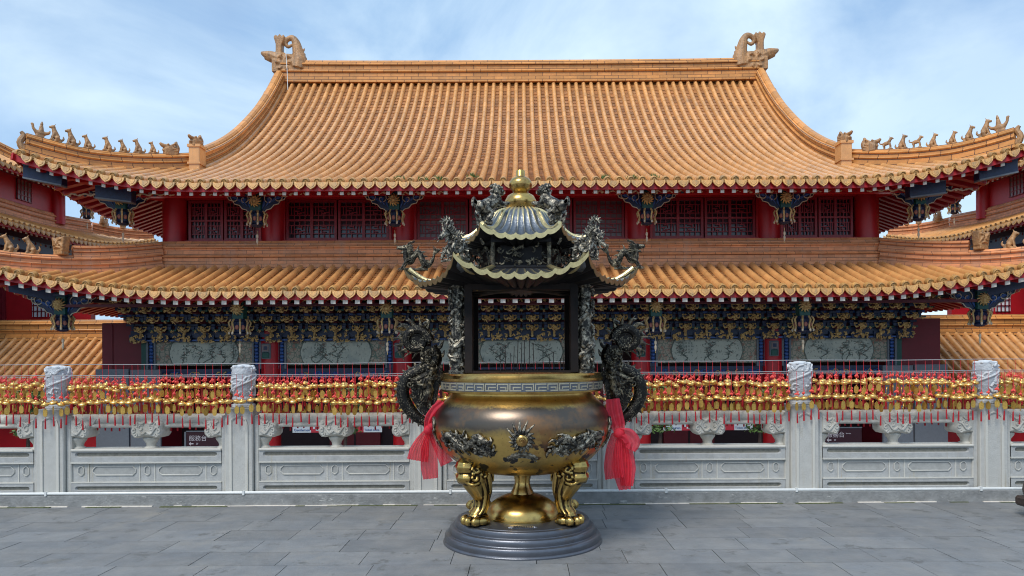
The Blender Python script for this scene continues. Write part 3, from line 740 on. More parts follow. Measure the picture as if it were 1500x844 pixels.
# hanging lotus posts under the eave with their scrolled wings
def scroll_wing(b, s_, w=.8, h=.54):
    pl = [(0, 0), (.1, .0), (.35, -.02), (.7, .0), (.98, .02), (.95, -.14), (.84, -.2), (.8, -.34), (.66, -.4), (.6, -.56), (.44, -.62), (.34, -.8), (.2, -.86), (.1, -1), (0, -.96)]
    poly = [(s_ * (.12 + p[0] * w), p[1] * h) for p in pl]
    b.prism(poly, -.03, .03, 0)
    edge = [Vector((p[0], -.045, p[1])) for p in poly[4:]]
    b.tube(edge, .013, 5, 1, sm=2)
    for cx, cz, r, d in ((.28, -.32, .17, 1), (.58, -.24, .14, -1), (.8, -.12, .07, 1)):
        pts = []
        for k in range(14):
            a = d * k * .55 + 1; q = r * (1 - k / 15)
            pts.append((s_ * (.12 + cx * w + q * math.cos(a)), -.05, cz * h + q * math.sin(a)))
        b.tube(pts, .014, 5, 1); b.ell((s_ * (.12 + cx * w), -.04, cz * h), (r * .35, .02, r * .35), 2, n=8)
    for k in range(4):
        b.tube([(s_ * (.15 + .1 * k), -.04, -.8 * h + .06 * k), (s_ * (.2 + .13 * k), -.05, -.6 * h + .07 * k), (s_ * (.22 + .16 * k), -.045, -.3 * h)], [.008, .028, .008], 6, 2, sm=2)
def lotus_post():
    rt = bpy.data.objects.new('hanging_post', None)
    C.objects.link(rt)
    b = MB(); b.box(-.14, .14, -.14, .14, -.5, .05, 0); b.box(-.17, .17, -.17, .17, -.03, .03, 1)
    for k in range(12):
        a = 2 * PI * k / 12 + .2; b.tube([(0, -.17, -.24), (.1 * math.cos(a), -.22, -.24 + .1 * math.sin(a)), (.17 * math.cos(a + .3), -.16, -.24 + .17 * math.sin(a + .3))], [.03, .03, .012], 5, 2, sm=2)
    b.ell((0, -.2, -.24), .06, 2, n=8); b.build('post_block', [M_teal, M_navy, M_gold], rt)
    b = MB()
    b.lathe([(.1, -.5), (.22, -.52), (.24, -.56), (.17, -.6), (.17, -.66), (.2, -.67), (.18, -.9), (.14, -.93), (.17, -.96), (.12, -1.02), (.05, -1.04)], 8, 0)
    for k in range(8):
        a = 2 * PI * (k + .5) / 8; c_, s2 = math.cos(a), math.sin(a)
        b.tube([(.2 * c_, .2 * s2, -.52), (.27 * c_, .27 * s2, -.62), (.22 * c_, .22 * s2, -.8), (.25 * c_, .25 * s2, -.92)], [.03, .026, .022, .03], 6, 1, sm=2)
        b.ell((.26 * c_, .26 * s2, -.95), (.028, .028, .05), 3, n=8); b.ell((.19 * math.cos(a + .39), .19 * math.sin(a + .39), -.77), (.05, .05, .08), 2, n=8)
    b.v = [(q[0], q[1], -.5 + (q[2] + .5) * .82) for q in b.v]
    b.build('lantern', [M_navy, M_gold, M_rust, M_cream], rt)
    b = MB(); b.tube([(0, 0, -1.03), (0, 0, -1.45)], .008, 5, 0); b.lathe([(0, -1.12), (.03, -1.14), (.035, -1.2), (.015, -1.24), (.03, -1.27), (.032, -1.33), (0, -1.42)], 8, 1)
    b.build('pendant', [M_gold, M_cream], rt)
    return rt
def post_wings(rt, kinds=(-1, 1)):
    for s_ in kinds:
        b = MB(); scroll_wing(b, s_); b.build('scroll_bracket', [M_navy, M_cream, M_blue], rt)
lp = lotus_post(); post_wings(lp); lp.parent = hall; lp.location = Vector((-7.22, 20.25, 6.22)) - hall.location
for x in (-3.45, 3.45, 7.22):
    c = copy_tree(lp); c.location = Vector((x, 20.25, 6.22)) - hall.location; c.parent = hall
for s_ in (-1, 1):
    c = copy_tree(lp); c.parent = hall; c.location = Vector((s_ * 10.92, 20.3, 6.3)) - hall.location
    # blue corner beam boxes under the rising hip
    for (a, d) in (((10.4, 19.75), (11.25, 19.55)), ((11.95, 19.25), (12.75, 18.95))):
        b = MB(); pa = Vector((s_ * a[0], a[1], 0)); pb = Vector((s_ * d[0], d[1], 0))
        za = UR.pt('front', s_ * a[0], .6).z - .42; zb = UR.pt('front', s_ * d[0], .3).z - .42
        for m_, o0, o1, ex in ((0, -.24, 0.06, 0), (1, -.28, -.24, .03), (1, .06, .085, .03)):
            vs = [pa + Vector((0, -ex, za + o0)), pb + Vector((0, -ex, zb + o0)), pb + Vector((0, .25, zb + o0)), pa + Vector((0, .25, za + o0)), pa + Vector((0, -ex, za + o1)), pb + Vector((0, -ex, zb + o1)), pb + Vector((0, .25, zb + o1)), pa + Vector((0, .25, za + o1))]
            b.add(vs, [(3, 2, 1, 0), (4, 5, 6, 7), (0, 1, 5, 4), (1, 2, 6, 5), (2, 3, 7, 6), (3, 0, 4, 7)], m_)
        hp(b.build('corner_beam', [M_navy, M_greyw], hall))
    b = MB(); b.tube([(s_ * 10.0, 21.6, 6.35), (s_ * 11.2, 20.4, 6.4), (s_ * 12.6, 18.98, 6.75)], .13, 6); hp(b.build('hip_rafter', M_red, hall))
# carved frieze right under the rafters
b = MB(); rr = random.Random(4)
for cx in (-10.9, -7.22, -3.45, 3.45, 7.22, 10.9):
    for s_ in (-1, 1):
        pts = [(cx + s_ * (.2 + .1 * k), 20.1 - .02 * (k % 2), 6.17 + .03 * math.sin(k * 1.9)) for k in range(14)]
        b.tube(pts, [.03 - .001 * k for k in range(14)], 5, 0, sm=2)
        for k in range(9): b.ell((cx + s_ * (.25 + .14 * k), 20.12, 6.17 + rr.uniform(-.03, .03)), (.045, .03, .035), rr.choice((0, 0, 1)), n=7)
hp(b.build('carved_frieze', [M_cream, M_navy], hall))
b = MB(); b.box(-10.6, 10.6, 20.15, 20.35, 6.12, 6.24); hp(b.build('eave_purlin', M_red, hall))
# ---- lower roof
LR = Roof(13.4, 18.4, 41.2, [(0, 3.35), (1.2, 3.77), (2.6, 4.31), (3.2, 4.56)], .72, 5.2, 2.9, .22, rx=3.2 / 2.6)
LF = lambda u, v: LR.pt('front', u, v)
vl = lambda u: 2.62 if abs(u) < 10.2 else max(0, (13.38 - abs(u)) / 3.2 * 2.6)
LP = .3035
ul_ = [(k + .5) * LP for k in range(-44, 44)]
lower = hp(roof_tiles(LF, ul_, vl, lambda u: 0, LP, 'lower_roof', hall, r=.083, seg=.42))
eave_tiles(LF, ul_, LP, 'eave_tile_row', lower, r=.085)
grid_sheet(LF, -13.4, 13.4, 88, .05, lambda u: 2.65 if abs(u) < 10.2 else max(0, (13.4 - abs(u)) / 3.2 * 2.6), 5, -.15, 'roof_deck', M_red, lower)
rafters(LF, [(k + .5) * LP for k in range(-43, 43)], lambda u: min(1.6, (13.3 - abs(u)) / 1.23), 'rafters', lower, v0=.1, dz=-.235, w=.065, hh=.11)
fascia(LF, rng(-13.35, 13.35, .3), 'fascia', lower)
for side in ('left', 'right'):
    Ss = (lambda sd: (lambda u, v: LR.pt(sd, u, v)))(side)
    vs_ = lambda u: max(0, min(2.6, u - 18.4))
    ys = [18.4 + (k + .5) * LP for k in range(0, 60)]
    roof_tiles(Ss, ys, vs_, lambda u: 0, LP, 'side_slope_tiles', lower, segs=4)
    eave_tiles(Ss, ys, LP, 'side_eave_tile_row', lower, n=10)
    grid_sheet(Ss, 18.4, 36.5, 50, .05, lambda u: max(0, min(2.6, u - 18.4)), 4, -.1, 'side_soffit', M_red, lower)
    rafters(Ss, [18.8 + k * .3 for k in range(0, 58)], lambda u: max(0, min(1.6, u - 18.4)), 'side_rafters', lower)
b = MB(); sweep(b, ridge_prof(.4, .78), [(x, 21.12, 4.26) for x in rng(-10.25, 10.25, .8)]); rg = b.build('apron_ridge', M_bandw, lower)
b = MB()
for s_ in (-1, 1): b.box(s_ * 10.25 - .2, s_ * 10.25 + .2, 21.1, 37, 4.2, 5.0)
for s_ in (-1, 1): sweep(b, ridge_prof(.38, .72), [(s_ * 10.28, y_, 4.26) for y_ in (21.1, 37)])
b.build('side_apron_ridge', M_bandw, lower)
for s_ in (-1, 1):
    pth = []
    for t in rng(0, 1, .05):
        v = 2.6 * (1 - t) - .05 * t; pth.append(LF(s_ * (13.4 - v * 3.2 / 2.6), v) + Vector((0, 0, -.03)))
    b = MB(); n_ = len(pth)
    # ridge height falls from the wall to the corner
    b2 = MB(); sweep(b2, ridge_prof(.34, .46), pth)
    pr = ridge_prof(.34, 1.0)
    rows = []
    hr = b2.build('hip_ridge', M_bandw, lower)
    b3 = MB(); half = [q + Vector((0, 0, .42)) for q in pth[:11]]; sweep(b3, ridge_prof(.3, .3), half); b3.build('hip_ridge_upper_course', M_bandw, hr)
    X_ = 764 - 98; best = min(pth, key=lambda q: abs(abs(q.x) * K / q.y - X_))
    b = face_mask(); o = b.build('beast_mask', M_cer, hr); fuse(o, .018, 2); o.location = best + Vector((0, -.08, .74)); o.rotation_euler = (0, 0, R(28 * s_)); o.scale = (.92, 1, .9)
    for px in (45, 18, -12):
        X_ = 764 - px; best = min(pth, key=lambda q: abs(abs(q.x) * K / q.y - X_))
        o = proto_or_copy('sit', 'ridge_beast', seated_beast, hr); o.location = best + Vector((0, 0, .47)); o.rotation_euler = (0, 0, R(45) if s_ < 0 else R(135)); o.scale = (1, 1, 1)
# ---- first storey: columns, wall blocks, painted panels
for x in (-7.2, -3.43, 3.43, 7.2): col_at('lower_column', x, 21.25, -4.2, 2.6, .27, M_red, hall)
for s_ in (-1, 1):
    b = MB(); x0, x1 = sorted((s_ * 10.85, s_ * 12.12)); b.box(x0, x1, 21.4, 36, -4.2, 2.75); b.box(x0 - .0, x0 + .3 if s_ > 0 else x0 + .3, 21.37, 21.41, -4.2, 2.74)
    hp(b.build('corner_wall', M_redd, hall))  # shade of the eave put into the wall colour
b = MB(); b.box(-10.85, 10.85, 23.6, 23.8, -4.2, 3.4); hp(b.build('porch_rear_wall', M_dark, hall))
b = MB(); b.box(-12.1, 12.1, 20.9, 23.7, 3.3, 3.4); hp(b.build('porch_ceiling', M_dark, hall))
def panel(x0, x1, seed):
    """painted stone panel under the brackets"""
    y = 21.2; z0, z1 = P(0, 533, y).z, P(0, 497, y).z
    b = MB(); b.box(x0, x1, y, y + .08, z0, z1)
    pn = hp(b.build('painted_panel', M_border, hall, smooth=False))
    cw = (x1 - x0) * .36; cx = (x0 + x1) / 2; zc = (z0 + z1) / 2; hh = (z1 - z0) * .46
    poly = []
    for s1, s2 in ((-1, -1), (1, -1), (1, 1), (-1, 1)):
        c_ = [(cx + s1 * (cw * .86), zc + s2 * hh), (cx + s1 * (cw * .93), zc + s2 * hh * .8), (cx + s1 * cw * .97, zc + s2 * hh * .45), (cx + s1 * cw, zc + s2 * hh * .15)]
        poly += c_ if s1 * s2 < 0 else c_[::-1]
    b = MB(); b.prism(poly, y - .025, y, 0); b.build('picture_field', M_paint, pn, smooth=False)
    b = MB(); rr = random.Random(seed)
    cl_ = [Vector((p[0], y - .027, p[1])) for p in poly] + [Vector((poly[0][0], y - .027, poly[0][1]))]
    b.tube(cl_, .012, 4)
    for k in range(5):                       # ink branches and rocks
        x = cx + rr.uniform(-.75, .75) * cw; z = zc - hh * .9; pts = [(x, y - .032, z)]
        for j in range(6): x += rr.uniform(-.18, .18); z += hh * .26; pts.append((max(cx - cw * .85, min(cx + cw * .85, x)), y - .032, min(z, zc + hh * .85)))
        b.tube(pts, [.014, .012, .01, .008, .006, .005, .004], 4, 0, sm=2)
        for p in pts[2:]:
            for j in range(9): b.tube([p, (p[0] + rr.uniform(-.13, .13), y - .032, max(zc - hh * .9, min(zc + hh * .9, p[2] + rr.uniform(-.06, .08))))], .004, 4, 1 if j == 0 else 0)
    for j in range(rr.choice((2, 3))):
        for k in range(4): b.box(cx - cw * (.6 - .08 * j), cx - cw * (.6 - .08 * j) + .025, y - .032, y - .025, zc + hh * (.6 - .28 * k), zc + hh * (.6 - .28 * k) + .04)
    b.build('ink_painting', [M_fade, M_rust], pn)
    for s_ in (-1, 1):                       # bead columns and mouldings beside the panel
        xa = x0 if s_ < 0 else x1
        b = MB()
        b.box(*sorted((xa, xa + s_ * .05)), y - .05, y + .08, z0 - .1, z1, 1); b.box(*sorted((xa + s_ * .21, xa + s_ * .27)), y - .05, y + .08, z0 - .1, z1, 1)
        b.box(*sorted((xa + s_ * .05, xa + s_ * .21)), y - .0, y + .08, z0 - .1, z1, 0)
        for k in range(7): b.ell((xa + s_ * .13, y - .03, z0 + (k + .5) * (z1 - z0) / 7), (.065, .05, .05), 2, n=10)
        if s_ * 1: b.box(*sorted((xa + s_ * .27, xa + s_ * .42)), y - .02, y + .08, z0 - 1.4, z1, 3)
        b.build('panel_frame', [M_navy, M_greyw, M_blue, M_teal], pn)
    b = MB()
    for k in range(26):
        x = rr.uniform(x0 - .1, x1 + .1); z = z0 - .28
        pts = []; a0 = rr.uniform(0, 6)
        for j in range(9): pts.append((x + .1 * (1 - j / 10) * math.cos(a0 + j * .7), y + .02, z + .1 * (1 - j / 10) * math.sin(a0 + j * .7)))
        b.tube(pts, .018, 4, rr.choice((0, 1, 1)))
    b.box(x0 - .2, x1 + .2, y + .04, y + .07, z0 - .36, z0 - .1, 2)
    b.build('carved_valance', [M_gold, M_blue, M_navy], pn)
m_ = 21.2 / K
for i, (a, c) in enumerate(((229, 370), (420, 565))):
    panel((a - 764) * m_, (c - 764) * m_, i); panel(-(c - 764) * m_, -(a - 764) * m_, i + 10)
panel(-84 * m_, 84 * m_, 21)
for s_ in (-1, 1):
    b = MB(); x0, x1 = sorted((s_ * 98 * m_, s_ * 120 * m_)); b.box(x0, x1, 21.2, 21.28, 1.5, 2.2); b.box(*sorted((s_ * 120 * m_, s_ * 132 * m_)), 21.2, 21.28, 1.5, 2.2, 1)
    hp(b.build('narrow_panel', [M_paint, M_navy], hall))
for x in (-7.2, -3.43, 3.43, 7.2):             # blue and green plaque on each column
    b = MB(); b.box(x - .17, x + .09, 20.93, 21.0, 1.68, 2.12, 1, bev=.02); b.box(x - .13, x + .05, 20.905, 20.94, 1.9, 2.08, 2); b.box(x - .09, x + .01, 20.895, 20.91, 1.94, 2.04, 0); b.box(x - .14, x + .06, 20.905, 20.94, 1.7, 1.87, 3, bev=.02)
    hp(b.build('column_plaque', [M_navy, M_greyw, M_gpale, M_teal], hall))
# ---- bracket sets under the lower eave
def flower(b, c, r, m, rr, n=10):
    for k in range(n):
        a = 2 * PI * k / n + rr.random(); q = r * rr.uniform(.6, 1.1)
        b.tube([c, c + Vector((q * .6 * math.cos(a), -r * .5, q * .6 * math.sin(a))), c + Vector((q * math.cos(a + .5), -r * .1, q * math.sin(a + .5)))], [r * .15, r * .18, r * .05], 5, m, sm=2)
    b.ell(c + Vector((0, -r * .3, 0)), r * .35, m, n=7)
def bracket_set(stag):
    b = MB(); rr = random.Random(17 + stag); flr = .115
    for k in range(4):
        y = -.18 - .42 * k; z = .12 + .245 * k; off = 0
        b.box(-.28, .28, y - .05, y + .05, z - .02, z + .07, 0, bev=.01); b.box(-.055, .055, y - .14, y + .36, z - .1, z + .03, 2)
        for x in (-.24, 0, .24): b.box(x - .055, x + .055, y - .065, y + .065, z + .07, z + .145, 0, bev=.012)
        flower(b, Vector((0, y - .14, z - .02)), .12, 1, rr); flower(b, Vector((.3075, y - .02, z - .07)), .06, 1, rr, 6)
        b.box(.2, .42, y - .03, y + .03, z - .06, z - .02, 3)
        for x in (-.15, -.09, .09, .15): b.ell((x, y - .07, z + .055), (.032, .03, .026), 1, n=7)
        for s_ in (-1, 1):
            b.tube([(.05 * s_, y - .1, z - .02), (.13 * s_, y - .12, z - .05), (.17 * s_, y - .1, z + .02)], [.03, .03, .012], 5, 1, sm=2)
    b.tube([(0, -.25, 0), (0, -.3, -.1)], [.04, .028], 6, 1); b.ell((0, -.3, -.12), .04, 1, n=8)
    return b
me0 = None
bx = [(k + .5) * .615 for k in range(-18, 18)]
for i, x in enumerate(bx):
    if me0 is None:
        o = bracket_set(0).build('eave_bracket', [M_navy, M_gold, M_mar, M_teal], hall); me0 = [o.data]
        o2 = bracket_set(1); m2_ = MB
        o_t = o2.build('eave_bracket', [M_navy, M_gold, M_mar, M_teal], hall); me0.append(o_t.data); bpy.data.objects.remove(o_t)
    else:
        o = bpy.data.objects.new('eave_bracket', me0[i % 2]); C.objects.link(o); o.parent = hall
    o.location = Vector((x, 21.15 - (.1 if i % 2 else 0), 2.42 + (.0 if i % 2 else .0))) - hall.location
b = MB()
for k in range(4):
    y = 20.97 - .42 * k; z = 2.63 + .245 * k; b.box(-11.2, 11.2, y - .03, y + .03, z - .0, z + .06, k % 2); b.box(-11.2, 11.2, y + .04, y + .42, z + .02, z + .05, 2)
b.box(-11.1, 11.1, 21.0, 21.2, 2.3, 2.5, 0); b.box(-11.1, 11.1, 21.05, 21.2, 2.5, 3.4, 2)
b.box(-11.1, 11.1, 20.99, 21.25, 2.2, 2.24, 1); b.box(-11.1, 11.1, 21.1, 21.25, 2.24, 2.3, 0)
hp(b.build('bracket_beam', [M_navy, M_blue, M_mar], hall, smooth=False))
rr = random.Random(8); mm_ = []
for v_ in range(3):
    b = MB(); b.box(-.22, .22, .0, .05, -.09, .09, 1)
    for k in range(15): c = Vector((rr.uniform(-.19, .19), -.02, rr.uniform(-.07, .07))); a = rr.uniform(0, 6); b.tube([c, c + Vector((.05 * math.cos(a), -.03, .05 * math.sin(a))), c + Vector((.08 * math.cos(a + 1), 0, .06 * math.sin(a + 1)))], [.02, .022, .01], 5, 0, sm=2)
    o = b.build('carved_block', [M_gold, M_navy], hall); mm_.append(o.data); bpy.data.objects.remove(o)
for i in range(-17, 18):
    o = bpy.data.objects.new('carved_block', mm_[i % 3]); C.objects.link(o); o.parent = hall; o.location = Vector((i * .64, 20.95, 2.28)) - hall.location; o.scale = (1.1, 1, 1.15)
lp2 = copy_tree(lp)
for ch in list(lp2.children):
    if ch.name.startswith('scroll_bracket'): bpy.data.objects.remove(ch)
lp2.parent = hall; lp2.location = Vector((-7.35, 19.3, 3.22)) - hall.location
for x in (-3.5, 3.5, 7.35):
    c = copy_tree(lp2); c.parent = hall; c.location = Vector((x, 19.3, 3.22)) - hall.location
for s_ in (-1, 1):
    c = copy_tree(lp); c.parent = hall; c.location = Vector((s_ * 12.0, 19.35, 3.36)) - hall.location
b = MB(); b.box(-11.9, 11.9, 19.2, 19.4, 3.05, 3.12); hp(b.build('lower_purlin', M_mar, hall))
for s_ in (-1, 1):
    b = MB(); pa = Vector((s_ * 12.1, 19.2, 3.2)); pb = Vector((s_ * 13.0, 18.75, 3.42))
    vs = [pa, pb, pb + Vector((0, .4, 0)), pa + Vector((0, .4, 0))]; vs += [v + Vector((0, 0, .24)) for v in vs]
    b.add(vs, [(3, 2, 1, 0), (4, 5, 6, 7), (0, 1, 5, 4), (1, 2, 6, 5), (2, 3, 7, 6), (3, 0, 4, 7)]); hp(b.build('corner_beam', M_navy, hall))
# porch fittings seen through the balustrade: grey screens, doors
for s_ in (-1, 1):
    b = MB(); x0, x1 = sorted((s_ * (764 - 140) * 20.6 / K, s_ * (764 - 188) * 20.6 / K)); b.box(x0, x1, 20.6, 20.68, -2.0, 1.42)
    x0, x1 = sorted((s_ * (764 - 190) * 20.6 / K, s_ * (764 - 234) * 20.6 / K)); b.box(x0, x1, 20.62, 20.7, -2.0, 1.4)
    hp(b.build('porch_screen', M_greyw, hall))
for x in (-9.3, -5.3, -2.0, 0.1, 2.0, 5.3, 9.3):
    b = MB(); b.box(x - .8, x + .8, 23.45, 23.6, -3.5, .9, 0); b.box(x - .03, x + .03, 23.43, 23.46, -3.5, .9, 1); hp(b.build('door_leaf', [M_redd, M_dark], hall))
# ------------------------------------------------------------------ side halls running back on both flanks
for s_ in (-1, 1):
    nm = 'left' if s_ < 0 else 'right'
    wg = empty('side_hall', (s_ * 20, 26, 0), ('red side hall with tiled eaves at the far left of the main hall' if s_ < 0 else 'red side hall with tiled eaves at the far right of the main hall'), 'temple', 'side halls flanking the main hall')
    def wp(o): o.location = -Vector(wg.location); return o
    H1 = interp([(0, 6.65), (1.5, 7.2), (3, 7.9)])
    def S1(u, v, s_=s_):
        c = 36.3 - u; l = .95 * cl(1 - c / 6.5) ** 2
        return Vector((s_ * (18.2 + v - .35 * cl(1 - c / 6.5) ** 2), u, H1(v) + l * cl(1 - v / 4)))
    us1 = [14.15 + k * .3 for k in range(74)]
    r1_ = wp(roof_tiles(S1, us1, lambda u: min(2.0, max(.0, 36.5 - u)), lambda u: 0, .3, 'first_eave', wg, segs=4))
    eave_tiles(S1, us1, .3, 'eave_tile_row', r1_, n=10)
    fascia(S1, rng(14, 36.3, .5), 'fascia', r1_); rafters(S1, [14.3 + k * .3 for k in range(73)], lambda u: min(1.4, 36.3 - u), 'rafters', r1_, v0=.2)
    grid_sheet(S1, 14, 36.4, 40, .05, lambda u: max(.05, min(2, 36.4 - u)), 3, -.1, 'soffit', M_red, r1_)
    b = MB(); sweep(b, ridge_prof(.34, .6), [S1(u, 1.95) for u in rng(14, 34.2, .8)]); b.build('apron_ridge', M_bandw, r1_)
    hq = [S1(36.35 - v, v) for v in rng(1.95, 0.1, .12)] if False else [S1(34.4 + 1.9 * t, 1.95 - 1.75 * t) for t in rng(0, 1, .1)]
    b = MB(); sweep(b, ridge_prof(.3, .5), hq); hr_ = b.build('hip_ridge', M_bandw, r1_)
    for t in (0.2, .5, .7, .95):
        o = proto_or_copy('sit' if t > .3 else 'horn', 'ridge_beast', seated_beast, hr_); o.location = hq[int(t * 10)] + Vector((0, 0, .5)); o.rotation_euler = (0, 0, R(-100 if s_ > 0 else -80)); o.scale = (1.15,) * 3
    # end slope turning the corner
    def S1e(u, v, s_=s_):
        return Vector((s_ * (17.9 + u), 36.4 + .0 - v, 0)) * 1.0 + Vector((0, 0, H1(v) + .95 * cl(1 - u / 6.5) ** 2 * cl(1 - v / 4)))
    b = MB(); b.box(*sorted((s_ * 20.1, s_ * 21)), 12, 32.2, 7.5, 9.3); wp(b.build('upper_wall', M_red, wg))
    for yy in (32.0, 27.4, 23.4): 
        b = MB(); b.lathe([(.3, 7.6), (.3, 9.2)], 16, 0, Matrix.Translation((s_ * 20.05, yy, 0))); wp(b.build('upper_column', M_red, wg))
    for yy in (29.9, 25.4):
        b = MB(); x_ = s_ * 20.08
        b.box(*sorted((x_ - s_ * .02, x_ + s_ * .03)), yy - .45, yy + .45, 8.15, 9.0, 0)
        for k in range(5): b.box(*sorted((x_ - s_ * .05, x_)), yy - .45 + k * .21, yy - .42 + k * .21, 8.15, 9.0, 1); b.box(*sorted((x_ - s_ * .05, x_)), yy - .45, yy + .45, 8.15 + k * .2, 8.18 + k * .2, 1)
        wp(b.build('window', [M_gpale, M_sash], wg))
    b = MB(); b.box(*sorted((s_ * 19.95, s_ * 20.2)), 12, 32.3, 9.05, 9.3, 0)
    for k in range(12): y0 = 13 + k * 1.6; b.box(*sorted((s_ * 19.9, s_ * 19.96)), y0, y0 + 1.2, 9.09, 9.26, 1)
    wp(b.build('painted_beam', [M_mar, M_cream], wg))
    H2 = interp([(0, 8.95), (2, 9.8), (4, 11.0), (6, 12.6)])
    def S2(u, v, s_=s_):
        c = 34.2 - u
        return Vector((s_ * (18.9 + v - .2 * cl(1 - c / 4) ** 2), u, H2(v) + .7 * cl(1 - c / 4) ** 2 * cl(1 - v / 3.5)))
    us2 = [14.15 + k * .3 for k in range(67)]
    r2_ = wp(roof_tiles(S2, us2, lambda u: min(6.0, max(0, 34.2 - u)), lambda u: 0, .3, 'second_eave', wg, segs=4))
    eave_tiles(S2, us2, .3, 'eave_tile_row', r2_, n=10); fascia(S2, rng(14, 34.2, .5), 'fascia', r2_)
    rafters(S2, [14.3 + k * .3 for k in range(66)], lambda u: min(1.3, 34.2 - u), 'rafters', r2_, v0=.2)
    grid_sheet(S2, 14, 34.2, 40, .05, lambda u: max(.05, min(6, 34.2 - u)), 6, -.1, 'soffit', M_red, r2_)
    b = MB(); sweep(b, ridge_prof(.3, .5), [S2(34.2 - v, v) for v in rng(6.0, .1, -.3)] if False else [S2(28.3 + 5.7 * t, 5.9 - 5.7 * t) for t in rng(0, 1, .05)]); b.build('hip_ridge', M_band, r2_)
    c = copy_tree(lp); c.parent = wg; c.location = Vector((s_ * 19.35, 33.0, 8.95)) - wg.location; c.rotation_euler = (0, 0, R(90))
    # lower wall and brackets under the first eave
    b = MB(); b.box(*sorted((s_ * 19.6, s_ * 21)), 12, 34, -4.2, 7.2); wp(b.build('lower_wall', M_redd, wg))
    b = MB(); rr = random.Random(21)
    for k in range(60):
        for j in range(3): yy = 15 + k * .31; b.ell((s_ * (19.3 - .22 * j), yy, 5.75 + .24 * j), (.1, .09, .08), rr.choice((0, 1, 2)), n=6)
    b.box(*sorted((s_ * 18.8, s_ * 19.6)), 14, 34, 5.9, 6.3, 1); b.box(*sorted((s_ * 19.2, s_ * 19.6)), 14, 34, 5.5, 5.9, 2)
    wp(b.build('bracket_row', [M_gold, M_navy, M_mar], wg))
    # ---- low gallery joining hall and side hall
    gl = empty('connecting_gallery', (s_ * 16, 21, -4.2), 'low tiled gallery roof joining the main hall to the %s side hall' % nm, 'gallery', 'galleries beside the main hall')
    def gp(o): o.location = -Vector(gl.location); return o
    HG = interp([(0, .55), (1.0, 1.08), (2.0, 1.72), (3.1, 2.48)])
    def SG(u, v, s_=s_): return Vector((s_ * u, 21.9 + v, HG(v)))
    gt = gp(roof_tiles(SG, [12.22 + k * .3 for k in range(36)], lambda u: 3.1, lambda u: 0, .3, 'gallery_roof', gl, r=.085))
    grid_sheet(SG, 12.1, 23, 4, 0, lambda u: 3.1, 5, -.16, 'roof_deck', M_pan, gt)
    b = MB(); sweep(b, ridge_prof(.34, .62), [(s_ * x, 25.05, 2.44) for x in (12.14, 15, 18, 23)]); b.build('gallery_ridge', M_band, gt)
    eave_tiles(SG, [12.22 + k * .3 for k in range(35)], .3, 'eave_tile_row', gt, n=8)
    b = MB(); b.box(*sorted((s_ * 12.3, s_ * 23)), 22.6, 22.8, -4.2, .85); gp(b.build('gallery_wall', M_red, gl))
    b = MB(); b.box(*sorted((s_ * 16.3, s_ * 20.5)), 28, 28.3, -4.2, 4.6, 0); b.box(*sorted((s_ * 19.5, s_ * 20.2)), 27.9, 28, 2.0, 4.6, 1)
    for (a, c_) in ((17.95, 18.5), (17.3, 17.85)):
        b.box(*sorted((s_ * a, s_ * c_)), 27.96, 28, 3.35, 4.2, 2)  # panes painted white to stand for the reflected sky
        for k in range(4): b.box(*sorted((s_ * (a + .02 + k * .15), s_ * (a + .05 + k * .15))), 27.92, 27.96, 3.35, 4.2, 1)
        for k in range(3): b.box(*sorted((s_ * a, s_ * c_)), 27.92, 27.96, 3.55 + k * .22, 3.58 + k * .22, 1)
    gp(b.build('rear_wall', [M_red, M_redd, M_sign], gl))
# ------------------------------------------------------------------ marble balustrade
bal = empty('stone_balustrade', (0, 8.4, .125), 'weathered grey white marble balustrade with carved post heads between terrace and hall', 'balustrade')
def bp(o): o.location = -Vector(bal.location) if o.parent is bal else o.location; return o
YF = 8.25; BZ = .125
def slotpoly(x0, x1, z0, z1, n=5):
    r = (z1 - z0) / 2; zc = (z0 + z1) / 2; p = []
    for k in range(n + 1): a = -PI / 2 + PI * k / n; p.append((x1 - r + r * math.cos(a), zc + r * math.sin(a)))
    for k in range(n + 1): a = PI / 2 + PI * k / n; p.append((x0 + r + r * math.cos(a), zc + r * math.sin(a)))
    return p
def octpoly(x0, x1, z0, z1, c):
    return [(x0 + c, z0), (x1 - c, z0), (x1, z0 + c), (x1, z1 - c), (x1 - c, z1), (x0 + c, z1), (x0, z1 - c), (x0, z0 + c)]
def recess(b, poly, y, depth, mwall=0, mfloor=1):
    """walls and floor of a hollow whose mouth lies at y"""
    n = len(poly); cx = sum(p[0] for p in poly) / n; cz = sum(p[1] for p in poly) / n
    i_ = [(cx + (p[0] - cx) * 1 - .012 * (1 if p[0] > cx else -1), cz + (p[1] - cz) * .72) for p in poly]
    vs = [(p[0], y, p[1]) for p in poly] + [(p[0], y + depth, p[1]) for p in i_]
    b.add(vs, [(k, (k + 1) % n, n + (k + 1) % n, n + k) for k in range(n)], mwall)
    b.add(vs[n:], [tuple(range(n))], mfloor)
